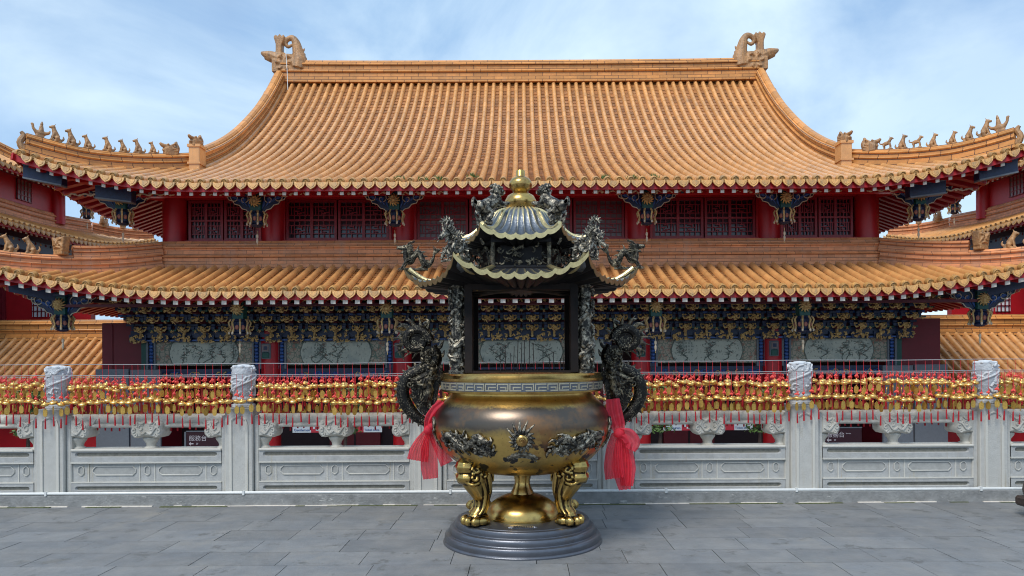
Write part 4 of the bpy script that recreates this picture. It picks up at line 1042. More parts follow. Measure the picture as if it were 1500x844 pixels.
def face_with_holes(b, x0, x1, z0, z1, y, holes, m=0):
    """front face made with bmesh triangulation round the hollows"""
    bm = bmesh.new(); loops = [[(x0, z0), (x1, z0), (x1, z1), (x0, z1)]] + holes
    es = []
    for lp_ in loops:
        vs = [bm.verts.new((p[0], y, p[1])) for p in lp_]
        for i in range(len(vs)): es.append(bm.edges.new((vs[i], vs[(i + 1) % len(vs)])))
    bmesh.ops.triangle_fill(bm, use_beauty=True, use_dissolve=False, edges=es)
    bm.verts.index_update()
    keep = []
    for f in bm.faces:
        c = f.calc_center_median(); ins = False
        for h in holes:
            k = False; n = len(h)
            for i in range(n):
                a, d = h[i], h[i - 1]
                if (a[1] > c.z) != (d[1] > c.z) and c.x < (d[0] - a[0]) * (c.z - a[1]) / (d[1] - a[1]) + a[0]: k = not k
            ins = ins or k
        if not ins: keep.append([v.index for v in f.verts])
    bm.verts.ensure_lookup_table()
    b.add([v.co.copy() for v in bm.verts], keep, m); bm.free()
PX = [(-3.5 + k) * 2.108 for k in range(8)]
def post_mesh():
    b = MB(); y0, y1 = YF, YF + .32
    b.prism([(-.155, BZ), (.155, BZ), (.155, 1.03), (.135, 1.085), (-.135, 1.085), (-.155, 1.03)], y0, y1, 0, None, bev=.012)
    for s_ in (-1, 1):       # raised side fillets of the face
        b.prism([(s_ * .075, BZ), (s_ * .105, BZ), (s_ * .105, .9), (s_ * .085, .96), (s_ * .075, .96)][::s_], y0 - .012, y0 + .01, 0)
        b.prism([(s_ * .155, BZ), (s_ * .213, BZ), (s_ * .213, .97), (s_ * .2, 1.0), (s_ * .17, 1.0), (s_ * .155, 1.06)][::s_], y0 + .045, y1 - .045, 0, None, bev=.012)
    pts = [(-.075 + .15 * k / 10, y0 - .002, .955 + .035 * math.sin(PI * k / 10)) for k in range(11)]
    b.tube(pts, .012, 5)
    return b
def head_mesh(seed):
    b = MB()
    b.lathe([(.1, 1.085), (.128, 1.09), (.13, 1.12), (.105, 1.13), (.1, 1.15), (.118, 1.165), (.123, 1.19), (.112, 1.21), (.118, 1.25), (.126, 1.33), (.128, 1.42), (.125, 1.5), (.112, 1.545), (.06, 1.57), (0, 1.575)], 28)
    rr = random.Random(seed)
    for k in range(26):      # relief of clouds and a coiled dragon
        a0 = rr.uniform(0, 2 * PI); z = rr.uniform(1.22, 1.5); pts = []
        for j in range(6):
            a0 += rr.uniform(-.1, .34); z += rr.uniform(-.03, .05); z = min(max(z, 1.2), 1.53); pts.append((.126 * math.cos(a0), .126 * math.sin(a0), z))
        b.tube(pts, [.006, .013, .015, .014, .011, .005], 6, sm=2)
    for k in range(20): a = rr.uniform(0, 2 * PI); b.ell((.124 * math.cos(a), .124 * math.sin(a), rr.uniform(1.2, 1.52)), rr.uniform(.01, .022), n=8)
    pts = [(.13 * math.cos(a * .5 + seed), .13 * math.sin(a * .5 + seed), 1.22 + .028 * a) for a in range(11)]
    b.tube(pts, [.008] + [.014] * 9 + [.008], 7, sm=3)
    for k in range(8): a = k * PI / 4; b.ell((.1 * math.cos(a), .1 * math.sin(a), 1.545), (.025, .025, .02), n=8)
    return b
heads = []
for i in range(2):
    o = head_mesh(i).build('post_head', M_carv); heads.append(o.data); bpy.data.objects.remove(o)
pm = None
for i, x in enumerate(PX):
    if pm is None: po = post_mesh().build('post', M_marble, bal, ang=30); pm = po.data
    else: po = bpy.data.objects.new('post', pm); C.objects.link(po); po.parent = bal
    po.location = (x, -8.4, -.125)
    h = bpy.data.objects.new('post_head', heads[i % 2]); C.objects.link(h); h.parent = po; h.location = (0, YF + .155, 0); h.rotation_euler = (0, 0, i * 1.3)
def cloud_vase(half=0):
    b = MB()
    b.lathe([(.075, .62), (.078, .635), (.05, .655), (.055, .685), (.08, .72), (.088, .74), (.08, .755), (.05, .77)], 20, 0, Matrix.Translation((0, YF + .16, 0)))
    full = [(-.03, .765), (-.1, .75), (-.145, .755), (-.175, .79), (-.18, .83), (-.17, .865), (-.185, .9), (-.16, .94), (-.12, .955), (-.09, .935), (-.04, .95), (0, .965)]
    poly = full + [(-p[0], p[1]) for p in full[::-1][1:]]
    if half:
        poly = [p for p in full] + [(0.03, .965), (.03, .765)]
        poly = [(p[0] * -half, p[1]) for p in poly]
        if half > 0: poly = poly
    b.prism(poly[::-1] if not half or half < 0 else poly, YF + .04, YF + .27, 0, None, bev=.022)
    sides = (-1, 1) if not half else ((half * 1,) )
    y = YF + .04
    for s_ in sides:
        for cx, cz, r, d in ((.125, .895, .036, 1), (.135, .83, .026, -1), (.12, .785, .022, 1), (.055, .865, .04, -1)):
            pts = []
            for k in range(11):
                a = d * k * .62 + 2.2; q = r * (1 - k / 13); pts.append((s_ * (cx + q * math.cos(a)), y - .002, cz + q * math.sin(a)))
            b.tube(pts, .0095, 6)
        b.tube([(s_ * .0, y - .002, .83), (s_ * .05, y - .004, .80), (s_ * .1, y - .002, .86), (s_ * .15, y, .9)], [.012, .015, .013, .008], 6, sm=3)
        b.tube([(s_ * .01, y - .002, .94), (s_ * .05, y - .006, .915), (s_ * .09, y - .002, .94)], [.01, .013, .008], 6, sm=3)
    # the bracket widens towards the back under the handrail
    b.prism([(-.17 if half <= 0 else -.02, .84), (.17 if half >= 0 else .02, .84), (.24 if half >= 0 else .02, .965), (-.24 if half <= 0 else -.02, .965)], YF + .09, YF + .25, 0, None, bev=.01)
    return b
cv = {}
for h in (0, -1, 1):
    o = cloud_vase(h).build('cloud_bracket', M_rail, ang=45); cv[h] = o.data; bpy.data.objects.remove(o)
xa, xb = -1.054 + .21, 1.054 - .21
def panel_mesh():
    b = MB(); y = YF + .07; holes = []
    holes.append(slotpoly(xa + .045, xb - .045, .54, .595))
    holes.append(slotpoly(xa + .045, xb - .045, .165, .215))
    for c_ in (-.745, 0, .745): holes.append(slotpoly(c_ - .032, c_ + .032, .345, .445, 4) if False else octpoly(c_ - .03, c_ + .03, .335, .435, .022))
    for c_ in (-.37, .37): holes.append(octpoly(c_ - .24, c_ + .24, .335, .435, .035))
    # three courses: the middle one set back
    def course(z0, z1, yy, hs):
        face_with_holes(b, xa, xb, z0, z1, yy, hs)
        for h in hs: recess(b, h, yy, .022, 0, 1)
        b.add([(xa, yy, z0), (xb, yy, z0), (xb, YF + .25, z0), (xa, YF + .25, z0), (xa, yy, z1), (xb, yy, z1), (xb, YF + .25, z1), (xa, YF + .25, z1)], [(0, 1, 2, 3), (4, 5, 6, 7), (2, 3, 7, 6)], 0)
    course(.47, .62, y - .03, holes[:1]); course(BZ, .255, y - .03, holes[1:2]); course(.255, .47, y, [])
    b.box(xa, xb, y - .045, y + .2, .605, .632, 0, None, bev=.006); b.box(xa, xb, y - .036, y - .0, .47, .485, 0); b.box(xa, xb, y - .036, y, .25, .262, 0)
    for h in holes[2:]:
        n = len(h); cx = sum(p[0] for p in h) / n; cz = sum(p[1] for p in h) / n
        loop = [Vector((p[0], y - .004, p[1])) for p in h] + [Vector((h[0][0], y - .004, h[0][1]))]
        b.tube(loop, .008, 5)
        b.add([(p[0], y - .001, p[1]) for p in h], [tuple(range(n))], 2)
    for c_ in (-.66, -.085, .085, .66): b.box(c_ - .006, c_ + .006, y - .006, y, .262, .47, 0)
    return b
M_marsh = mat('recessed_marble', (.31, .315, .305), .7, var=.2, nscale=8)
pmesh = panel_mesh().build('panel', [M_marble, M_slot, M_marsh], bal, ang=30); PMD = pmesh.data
hb_ = MB(); ycen = YF + .16
hb_.box(xa - .03, xb + .03, ycen - .075, ycen + .075, .865, .905, bev=.015)
hb_.tube([(xa - .03, ycen, .955), (xb + .03, ycen, .955)], .062, 14); hb_.box(xa - .03, xb + .03, ycen - .045, ycen + .045, .9, .93)
hrm = hb_.build('handrail', M_rail, bal); HRD = hrm.data
first = True
for i in range(7):
    cx = (PX[i] + PX[i + 1]) / 2
    if first: pn = pmesh; hr_ = hrm; first = False
    else:
        pn = bpy.data.objects.new('panel', PMD); C.objects.link(pn); pn.parent = bal; hr_ = bpy.data.objects.new('handrail', HRD); C.objects.link(hr_); hr_.parent = bal
    pn.location = (cx, -8.4, -.125); hr_.location = (cx, -8.4, -.125)
    for h, dx in ((0, 0), (1, xa + .02), (-1, xb - .02)):
        o = bpy.data.objects.new('cloud_bracket', cv[h]); C.objects.link(o); o.parent = bal; o.location = (cx + dx, -8.4, -.125)
b = MB(); b.tube([(-14, 8.235, .142), (-5, 8.233, .145), (3, 8.236, .141), (14, 8.235, .143)], .017, 10, sm=4)
for x in (-7.6, -5.3, -3.1, -.8, 1.6, 3.05, 5.1, 6.2): b.box(x - .012, x + .012, 8.21, 8.262, .12, .166)
tag(b.build('conduit_pipe', M_pipe), 'thin white pipe clipped along the foot of the balustrade on the kerb', 'pipe')
# ------------------------------------------------------------------ wires and wish bells
wg_ = 'steel wires strung along the balustrade'
WY = {0: YF + .02, 1: YF - .06, 2: YF + .3}
for z, yk, nm in ((1.585, 8.27, 'topmost steel wire strung level with the tops of the post heads'), (1.462, 8.19, 'middle steel wire carrying the lower row of gold bells before the posts'), (1.438, 8.42, 'lowest steel wire running behind the stone post heads')):
    b = MB(); pts = [(-8.4, yk, z)]
    for i in range(7): cx = (PX[i] + PX[i + 1]) / 2; pts += [(PX[i], yk, z), (cx, yk, z - .008)]
    pts.append((8.4, yk, z)); b.tube(pts, .0042, 5)
    tag(b.build('bell_wire', M_wire), nm, 'wire', wg_)
def bell_parts():
    body = MB(); body.lathe([(0, -.031), (.012, -.03), (.026, -.022), (.036, -.009), (.0385, -.004), (.0385, .002), (.037, .006), (.033, .014), (.022, .023), (.009, .028), (.006, .036), (0, .036)], 14)
    body.box(-.02, .02, -.039, -.03, -.012, -.008); body.v = [(q[0] * 1.2, q[1] * 1.2, q[2] * .8) for q in body.v]
    kn = MB(); rr = random.Random(2)
    for k in range(7): kn.ell((rr.uniform(-.013, .013), rr.uniform(-.01, .01), .056 + rr.uniform(-.012, .014)), rr.uniform(.008, .013), n=6)
    kn.tube([(0, 0, .07), (.015, 0, .09), (.004, 0, .1)], .0045, 5, sm=2)
    tg = MB(); tg.prism([(-.015, -.055), (.015, -.055), (.024, -.072), (.024, -.115), (.013, -.135), (-.013, -.135), (-.024, -.115), (-.024, -.072)], -.002, .002); tg.ell((0, 0, -.05), .009, n=6)
    ts = MB(); ts.tube([(0, 0, -.13), (0, 0, -.16)], .002, 4); ts.lathe([(.0, -.155), (.006, -.16), (.007, -.175), (.0095, -.25), (.009, -.262), (0, -.262)], 7); ts.ell((0, 0, -.16), .007, n=6)
    return body, kn, tg, ts
bd, kn, tg_, ts = bell_parts()
tmp = [bd.build('bell', M_bell), kn.build('knot', M_knot), tg_.build('tag', M_tag), ts.build('tassel', M_tas)]
BM = [o.data for o in tmp]
for o in tmp: bpy.data.objects.remove(o)
def cord_mesh(L):
    b = MB(); b.tube([(0, 0, .03), (.002, 0, L * .5), (0, 0, L)], .0024, 4); o = b.build('cord', M_cord); me = o.data; bpy.data.objects.remove(o); return me
cords = {}
brs = random.Random(77)
names = ['far left bay', 'bay left of the leftmost full post pair', 'bay just left of the burner', 'bay behind the burner', 'bay just right of the burner', 'bay between the two right posts', 'far right bay']
def hang(x, y, zt, zb, row):
    L = round((zt - zb) / .02) * .02
    if L not in cords: cords[L] = cord_mesh(L)
    bay_i = min(6, max(0, int((x - PX[0]) / 2.108)))
    w_ = ['first', 'second', 'third', 'fourth', 'fifth', 'sixth', 'seventh'][bay_i]
    e = empty('wish_bell', (x, y, zt - L), 'gold round wish bell on red cord, %s row, %s balustrade bay from left' % (row, w_), 'bell', 'gold wish bells in the %s row, %s bay' % (row, w_))
    for nm, me in (('bell', BM[0]), ('knot', BM[1]), ('tag', BM[2]), ('tassel', BM[3]), ('cord', cords[L])):
        o = bpy.data.objects.new(nm, me); C.objects.link(o); o.parent = e
        if nm == 'tag': o.rotation_euler = (0, 0, brs.uniform(-1.2, 1.2))
        if nm == 'bell': o.rotation_euler = (brs.uniform(-.25, .25), brs.uniform(-.2, .2), brs.uniform(-1, 1)); 
        if nm == 'tassel': o.location = (0, 0, brs.uniform(-.025, .015)); o.rotation_euler = (brs.uniform(-.04, .04), brs.uniform(-.05, .05), 0)
        if nm == 'knot': o.scale = (brs.uniform(.8, 1.3), 1, brs.uniform(.8, 1.3)); o.rotation_euler = (0, 0, brs.uniform(-1, 1))
    e.scale = (1, 1, 1)
x = -5.85
while x < 5.68:           # front row, before the posts
    z = 1.165 + .016 * math.sin(x * 4.1) + brs.uniform(-.016, .016); hang(x, 8.19 + brs.uniform(-.02, .02), 1.462, z, 'lower'); x += brs.uniform(.07, .1)
x = -5.86
while x < 5.7:            # upper row, between the post heads
    if min(abs(x - q) for q in PX) > .17:
        z = 1.325 + .018 * math.sin(x * 3.3 + 1) + brs.uniform(-.02, .02)
        if brs.random() < .03: z += .08
        hang(x, 8.29 + brs.uniform(-.02, .02), 1.585, z, 'upper')
    x += brs.uniform(.07, .098)
b = MB(); n_b = 0
for (yk, zc, st, zt) in ((8.4, 1.335, .08, 1.438), (8.44, 1.17, .075, 1.438), (8.47, 1.09, .07, 1.438)):
    x = -6.0
    while x < 6.0:
        if min(abs(x - q) for q in PX) > .15:
            z = zc + brs.uniform(-.02, .02)
            for q, (me, mi) in enumerate(((BM[0], 0), (BM[1], 1), (BM[2], 2), (BM[3], 3))):
                if q == 0 and zc < 1.1: continue
                Mx = Matrix.Translation((x, yk + brs.uniform(-.015, .015), z)) @ Matrix.Rotation(brs.uniform(-1, 1), 4, 'Z')
                b.add([v.co for v in me.vertices], [tuple(p.vertices) for p in me.polygons], mi, Mx)
            b.tube([(x, yk, z), (x, yk, zt)], .002, 4, 4)
            if brs.random() < .7: b.box(x + .02, x + .045, yk + .02, yk + .023, z - .16, z + .02, 1)      # red paper wishes
        x += brs.uniform(st * .8, st * 1.25)
tag(b.build('wish_bell_mass', [M_bell, M_knot, M_tag, M_tas, M_cord], fix=False), 'dense hanging mass of gold bells and red cords behind the first rows', 'bells', kind='stuff')
# ------------------------------------------------------------------ signs beyond the balustrade
def text(body, size, loc, m, parent, name='lettering', ext=.004, align='LEFT'):
    c = bpy.data.curves.new('t', 'FONT'); c.body = body; c.size = size; c.extrude = ext; c.align_x = align
    o = bpy.data.objects.new('t', c); C.objects.link(o); dg = bpy.context.evaluated_depsgraph_get(); dg.update()
    me = bpy.data.meshes.new_from_object(o.evaluated_get(dg)); bpy.data.objects.remove(o)
    me.materials.clear(); me.materials.append(m)
    q = bpy.data.objects.new(name, me); C.objects.link(q); q.parent = parent; q.location = loc; q.rotation_euler = (R(90), 0, 0); return q
def arrow(x, z, w, d, y):
    h = w * .42
    pl = [(0, 0), (.4 * w, h), (.4 * w, h * .3), (w, h * .3), (w, -h * .3), (.4 * w, -h * .3), (.4 * w, -h)]
    pl = [(x + (p[0] if d < 0 else w - p[0]), z + p[1]) for p in pl]; b = MB(); b.prism(pl, y - .01, y); return b
SD = 20.9
for (x0, lab) in ((428, 'white and red signboard with black arrows under the hall porch, left of the burner'), (971, 'white and red signboard with black arrows under the hall porch, right of the burner')):
    X0 = P(x0, 0, SD).x; z0 = P(0, 632, SD).z; z1 = z0 + .42; w_ = .6
    e = empty('direction_sign', (X0, SD, z0), lab, 'sign', 'arrow signboards under the porch')
    tot = 131 * SD / K
    b = MB(); b.box(0, .52, 0, .03, 0, .42); b.build('left_panel', M_sign, e)
    b = MB(); b.box(tot - .52, tot, 0, .03, 0, .42); b.build('right_panel', M_sign, e)
    b = MB(); b.box(.521, tot - .521, .0, .03, 0, .42); b.build('centre_panel', M_signr, e)
    arrow(.16, .26, .25, -1, -.001).build('arrow', M_ink, e); arrow(tot - .4, .26, .25, 1, -.001).build('arrow', M_ink, e)
    text('Gentlemen', .1, (.04, -.004, .04), M_blue, e); text('Ticket office', .085, (tot - .5, -.004, .04), M_blue, e)
    b = MB(); b.box(.58, .64, -.01, 0, .1, .3); b.box(.66, .78, -.01, 0, .05, .1); b.box(1.5, 1.62, -.01, 0, .2, .3); b.box(1.7, 1.82, -.01, 0, .28, .33); b.build('white_mark', M_sign, e)
for (x0, x1, lab) in ((272, 326, 'dark sign with pale service desk characters seen through the left balustrade gap'), (1206, 1262, 'dark sign with pale service desk characters seen through the right balustrade gap')):
    a = P(x0, 0, SD).x; c_ = P(x1, 0, SD).x; z0 = P(0, 652, SD).z - .1; z1 = P(0, 630, SD).z
    e = empty('service_sign', ((a + c_) / 2, SD, z0), lab, 'sign', 'service desk signs under the porch'); h = (c_ - a) / 2
    b = MB(); b.box(-h, h, 0, .05, 0, z1 - z0, bev=.01); b.build('board', M_signd, e)
    b = MB(); b.box(-h - .05, -h, -.01, .06, -.6, z1 - z0); b.build('side_post', M_greyw, e)
    b = MB(); b.box(-h, h, -.01, .05, z1 - z0, z1 - z0 + .03); b.build('top_rail', M_greyw, e)
    text('服務台', .17, (-h + .08, -.005, .28), M_txt, e); text('Service', .05, (-h + .62, -.005, .36), M_txt, e); arrow(-h + .08, .19, .13, -1, -.001).build('arrow', M_txt, e); text('2F', .07, (-h + .28, -.005, .165), M_txt, e)
# shrubs and pale planters in the court, glimpsed through the gaps
def shrub(name, loc, r, h, seed, lab):
    e = empty(name, loc, lab, 'shrub', 'potted shrubs in the court'); rr = random.Random(seed); b = MB()
    for k in range(700):
        a = rr.uniform(0, 2 * PI); q = r * math.sqrt(rr.random()) * (1 - .3 * rr.random()); z = h * rr.uniform(.25, 1)
        c = Vector((q * math.cos(a), q * math.sin(a), z)); d = Vector((rr.uniform(-1, 1), rr.uniform(-1, 1), rr.uniform(-.3, 1))).normalized() * rr.uniform(.05, .1); s2 = d.orthogonal().normalized() * d.length * .35
        b.add([c - d, c + s2, c + d, c - s2], [(0, 1, 2, 3)])
    b.build('foliage', M_leaf, e, smooth=False, fix=False); b = MB(); b.tube([(0, 0, 0), (.02, 0, h * .3), (0, .02, h * .7)], [.05, .04, .02], 7, sm=2); b.build('stem', M_wood, e)
    b = MB(); b.lathe([(.28, -.5), (.3, -.48), (.36, -.05), (.4, 0), (.36, .0), (.33, -.06), (0, -.08)], 16); b.lathe([(.5, -3.2), (.5, -.56), (.34, -.5)], 4); b.build('pot', M_white, e)
for i, (px, D, lab) in enumerate(((505, 18.5, 'leafy green shrub behind the bells left of the burner'), (966, 18.5, 'leafy green shrub in pale planter just right of the burner'), (1112, 19.5, 'slim green shrub behind the bells near the right carved post'), (1470, 19, 'leafy green shrub behind the bells at far right'), (40, 19, 'dark bare leaved shrub low at far left behind bells'))):
    p = P(px, 655, D); shrub('potted_shrub', (p.x, D, p.z), .42, 1.5, i, lab)
# dark object at the right edge
e = empty('carved_stand', (5.15, 7.35, 0), 'dark brown rounded carved stand on the paving at the right picture edge', 'stand')
b = MB(); b.box(-.13, .32, -.2, .2, .1, .2, bev=.02); b.build('base', M_wood, e)
b = MB(); b.lathe([(.0, .2), (.2, .205), (.225, .22), (.235, .27), (.225, .33), (.19, .39), (.13, .43), (.12, .5), (.14, .55), (.1, .6), (0, .62)], 24, 0, Matrix.Translation((.1, 0, 0))); b.build('body', M_wood, e)
b = MB(); b.tube([(.1 + .215 * math.cos(a * .3), .215 * math.sin(a * .3), .212) for a in range(22)], .009, 6); b.build('trim', M_greyw, e)
b = MB(); 
for x in (-.06, .25): b.box(x, x + .05, -.15, -.1, 0, .1); b.box(x, x + .05, .1, .15, 0, .1)
b.build('feet', M_wood, e)
# tufts of weed on the tiles
for i, (u, v, dk) in enumerate(((-2.55, .3, 0), (-2.15, .35, 0), (-3.2, .5, 0), (2.2, .4, 0), (2.9, .3, 0), (3.5, .5, 0), (-1.3, .9, 0))):
    rr = random.Random(i); b = MB(); c0 = S_f(u, v) + Vector((0, 0, .02))
    for k in range(46):
        a = rr.uniform(0, 6.3); q = Vector((.16 * rr.random() * math.cos(a), .08 * math.sin(a), 0)); h = rr.uniform(.05, .14); t = Vector((rr.uniform(-.06, .06), rr.uniform(-.06, .02), h))
        b.add([q + Vector((-.012, 0, 0)), q + Vector((.012, 0, 0)), q + t], [(0, 1, 2)])
    o = b.build('roof_weed', M_leaf, None, loc=c0, smooth=False, fix=False); tag(o, ['small green weed tuft', 'green weed clump', 'thin weed tuft'][i % 3] + ' growing between tiles above the upper eave, ' + ['left of the finial', 'nearest left of the finial', 'farthest left of finial', 'nearest right of the finial', 'right of the finial', 'farthest right of finial', 'higher up the slope'][i], 'weed', 'weeds on the upper eave')
# ------------------------------------------------------------------ the incense burner
BX, BY = 0.0, 6.6
S = 6.6 / K
burner = empty('incense_burner', (BX, BY, 0), 'large brass incense burner with dragon handles and two-tier hexagonal roof on grey base', 'incense burner')
def Q(x, y, dy=0): return Vector(((x - 764) * S, dy, 1.6 - (y - 528) * S))      # burner plane, local
b = MB(); prof = [(0, .21), (.53, .21), (.55, .205)]
def bulge(r0, z0, r1, z1, n=7):
    out = []
    for k in range(n + 1):
        t = k / n; r = r0 + (r1 - r0) * t; z = z0 + (z1 - z0) * t; d = .022 * math.sin(PI * t)
        out.append((r + d * .75, z + d * .9))
    return out
prof += bulge(.555, .2, .6, .15) + bulge(.605, .145, .648, .09) + bulge(.652, .085, .69, .025) + [(.698, .02), (.704, .012), (.704, 0)]
b.lathe(prof, 96); ped = b.build('pedestal', M_grey, burner, ang=25)
b = MB()
for k in range(40):
    a = -PI / 2 + (k - 19.5) * .012; q = .47 + .02 * math.sin(k * 2.1); b.ell((q * math.cos(a), q * math.sin(a), .212), (.012, .008, .006), n=7)
for k in range(12): a = -PI / 2 + (k - 5.5) * .03; b.tube([((.44) * math.cos(a), .44 * math.sin(a), .212), (.46 * math.cos(a + .02), .46 * math.sin(a + .02), .218), (.5 * math.cos(a + .01), .5 * math.sin(a + .01), .212)], .007, 5)
b.build('crest', M_grey, ped)
b = MB(); b.lathe([(.335, .21), (.335, .225)] + [(.325 * math.cos(t), .225 + .2 * math.sin(t)) for t in [k * PI / 2 / 14 for k in range(14)]] + [(.04, .425), (0, .425)], 64); b.build('dome', M_brass2, burner)
b = MB(); b.lathe([(.105, .41), (.1, .43), (.085, .46), (.07, .5), (.068, .53), (.08, .58), (.1, .62), (.12, .66)], 8); b.build('stem', M_brass2, burner, ang=80)
zy = lambda y: 1.6 - (y - 528) * S
bp_ = [(0, 690), (40, 690), (60, 688), (78, 683), (95, 674), (108, 663), (118, 650), (125, 636), (128, 622), (127, 608), (122, 597), (114, 588), (106, 581), (103, 576), (103, 572)]
pr = [(r * S, zy(y)) for r, y in bp_]
pts, rd = smooth_path([Vector((r, z, 0)) for r, z in pr], [0] * len(pr), 4)
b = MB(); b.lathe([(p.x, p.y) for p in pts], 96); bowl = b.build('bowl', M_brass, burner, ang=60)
def bowl_r(z):
    for i in range(len(pts) - 1):
        if (pts[i].y - z) * (pts[i + 1].y - z) <= 0 and pts[i].y > .62: 
            t = (z - pts[i].y) / (pts[i + 1].y - pts[i].y + 1e-9); return pts[i].x + t * (pts[i + 1].x - pts[i].x)
    return .7
b = MB(); b.lathe([(103 * S, zy(574)), (.66, zy(573.5)), (.705, zy(572)), (.712, zy(570)), (.712, zy(557)), (.72, zy(556)), (.722, zy(553)), (.71, zy(551)), (.7, zy(549)), (.7, 1.49), (.55, 1.5), (.5, 1.47), (.5, 1.3)], 96); rim = b.build('rim', M_brass2, burner, ang=30)
b = MB(); b.lathe([(.7135, zy(569.5)), (.7135, zy(557.5))], 96); b.build('rim_band', M_grey, rim)
# key-fret band
b = MB(); n_ = 44; zlo, zhi = zy(568.5), zy(558.5); h_ = zhi - zlo
for k in range(n_):
    a0 = 2 * PI * k / n_; wA = 2 * PI / n_
    def seg(u0, u1, v0, v1):
        st = 3; vs = []
        for j in range(st + 1):
            a = a0 + wA * (u0 + (u1 - u0) * j / st)
            for rr_, vv in ((.7135, v0), (.7175, v0), (.7175, v1), (.7135, v1)): vs.append((rr_ * math.cos(a), rr_ * math.sin(a), zlo + h_ * vv))
        fs = [(0, 1, 2, 3), (st * 4, st * 4 + 3, st * 4 + 2, st * 4 + 1)]
        for j in range(st):
            for q in range(4): fs.append((j * 4 + q, (j + 1) * 4 + q, (j + 1) * 4 + (q + 1) % 4, j * 4 + (q + 1) % 4))
        b.add(vs, fs)
    if k % 2: seg(.04, .96, .84, 1); seg(.04, .12, .2, .84); seg(.3, .96, .0, .16); seg(.3, .8, .42, .58); seg(.72, .8, .2, .42); seg(.88, .96, .16, .84)
    else: seg(.04, .96, .84, 1); seg(.04, .12, .16, .84); seg(.04, .96, 0, .16); seg(.3, .96, .42, .58); seg(.3, .38, .2, .42)
b.build('key_fret', M_fret, rim, smooth=False)
# medallion, crest and dragons in relief on the bowl
def on_bowl(ang, z, out=0):
    r = bowl_r(z) + out; return Vector((r * math.sin(ang), -r * math.cos(ang), z))
b = MB(); zc = zy(632) + .0; zc = .97
def mp_(dx, dz, out=0): z = zc + dz; return on_bowl(dx / .78, z, out)
for k in range(16):
    a = 2 * PI * k / 16 + .1; L = .075 * (1.5 if 0.6 < a < 2.5 else 1)
    b.tube([mp_(.05 * math.cos(a), .05 * math.sin(a)), mp_(.075 * math.cos(a + .15), .075 * math.sin(a + .15), .006), mp_(L * 1.45 * math.cos(a), L * 1.45 * math.sin(a), .002)], [.015, .017, .003], 6, sm=3)
ring = [mp_(.062 * math.cos(t * PI / 12), .062 * math.sin(t * PI / 12), .004) for t in range(25)]; b.tube(ring, .01, 6)
md = b.build('sun_medallion', M_silver, bowl)
c_ = mp_(0, 0, 0); b = MB(); b.ell(c_, (.052, .03, .052), n=20); b.tube([mp_(.03 * (1 - k / 14) * math.cos(k * .7), .03 * (1 - k / 14) * math.sin(k * .7), .034) for k in range(14)], .004, 5); b.build('medallion_boss', M_brass2, md)
b = MB()
for k in range(23):
    t = (k - 11) / 11; x = .125 * t; z = -.135 - .035 * t * t - 0.0; 
    b.tube([mp_(x, z), mp_(x * 1.02 + .004, z + .018, .006), mp_(x * 1.06, z + .032 + .012 * (1 - t * t))], [.007, .009, .002], 5)
b.tube([mp_(.135 * t, -.145 - .04 * t * t, .003) for t in [k / 8 - 1 for k in range(17)]], .006, 5); b.build('crest_relief', M_silver, bowl)
for s_ in (-1, 1):
    b = MB(); rr = random.Random(31)
    ca = s_ * .66
    path = []
    for k in range(15):
        t = k / 14; path.append(on_bowl(ca + s_ * (t - .5) * .62, .93 + .045 * math.sin(t * 9.5) + .02 * t, .016))
    b.tube(path, [.012] + [.026] * 12 + [.03, .03], 8, sm=3)
    for k in range(80):
        t = rr.uniform(-.5, .5); z = .925 + rr.uniform(-.075, .08) * (1 - .5 * abs(t)); a = ca + s_ * t * .68; q = []
        th = rr.uniform(0, 6.3)
        for j in range(4): q.append(on_bowl(a + .028 * j * math.cos(th + j * .6), z + .02 * j * math.sin(th + j * .6), .006 + .014 * (j in (1, 2))))
        b.tube(q, [.008, .013, .011, .004], 6, sm=2)
    for k in range(10): b.ell(on_bowl(ca - s_ * .18 + rr.uniform(-.07, .07), .84 + rr.uniform(-.015, .02), .004), (.022, .012, .015), n=7)
    b.build('dragon_relief', M_silver, bowl)
    b = MB()
    for k in range(30):
        th = rr.uniform(0, 6.3); a = s_ * (1.4 + rr.uniform(-.1, .1)); z = .99 + rr.uniform(-.12, .12)
        b.tube([on_bowl(a + .03 * j * math.cos(th + j * .7), z + .02 * j * math.sin(th + j * .7), .01) for j in range(4)], [.006, .011, .01, .003], 6, sm=2)
    b.build('side_relief', M_silver, bowl)
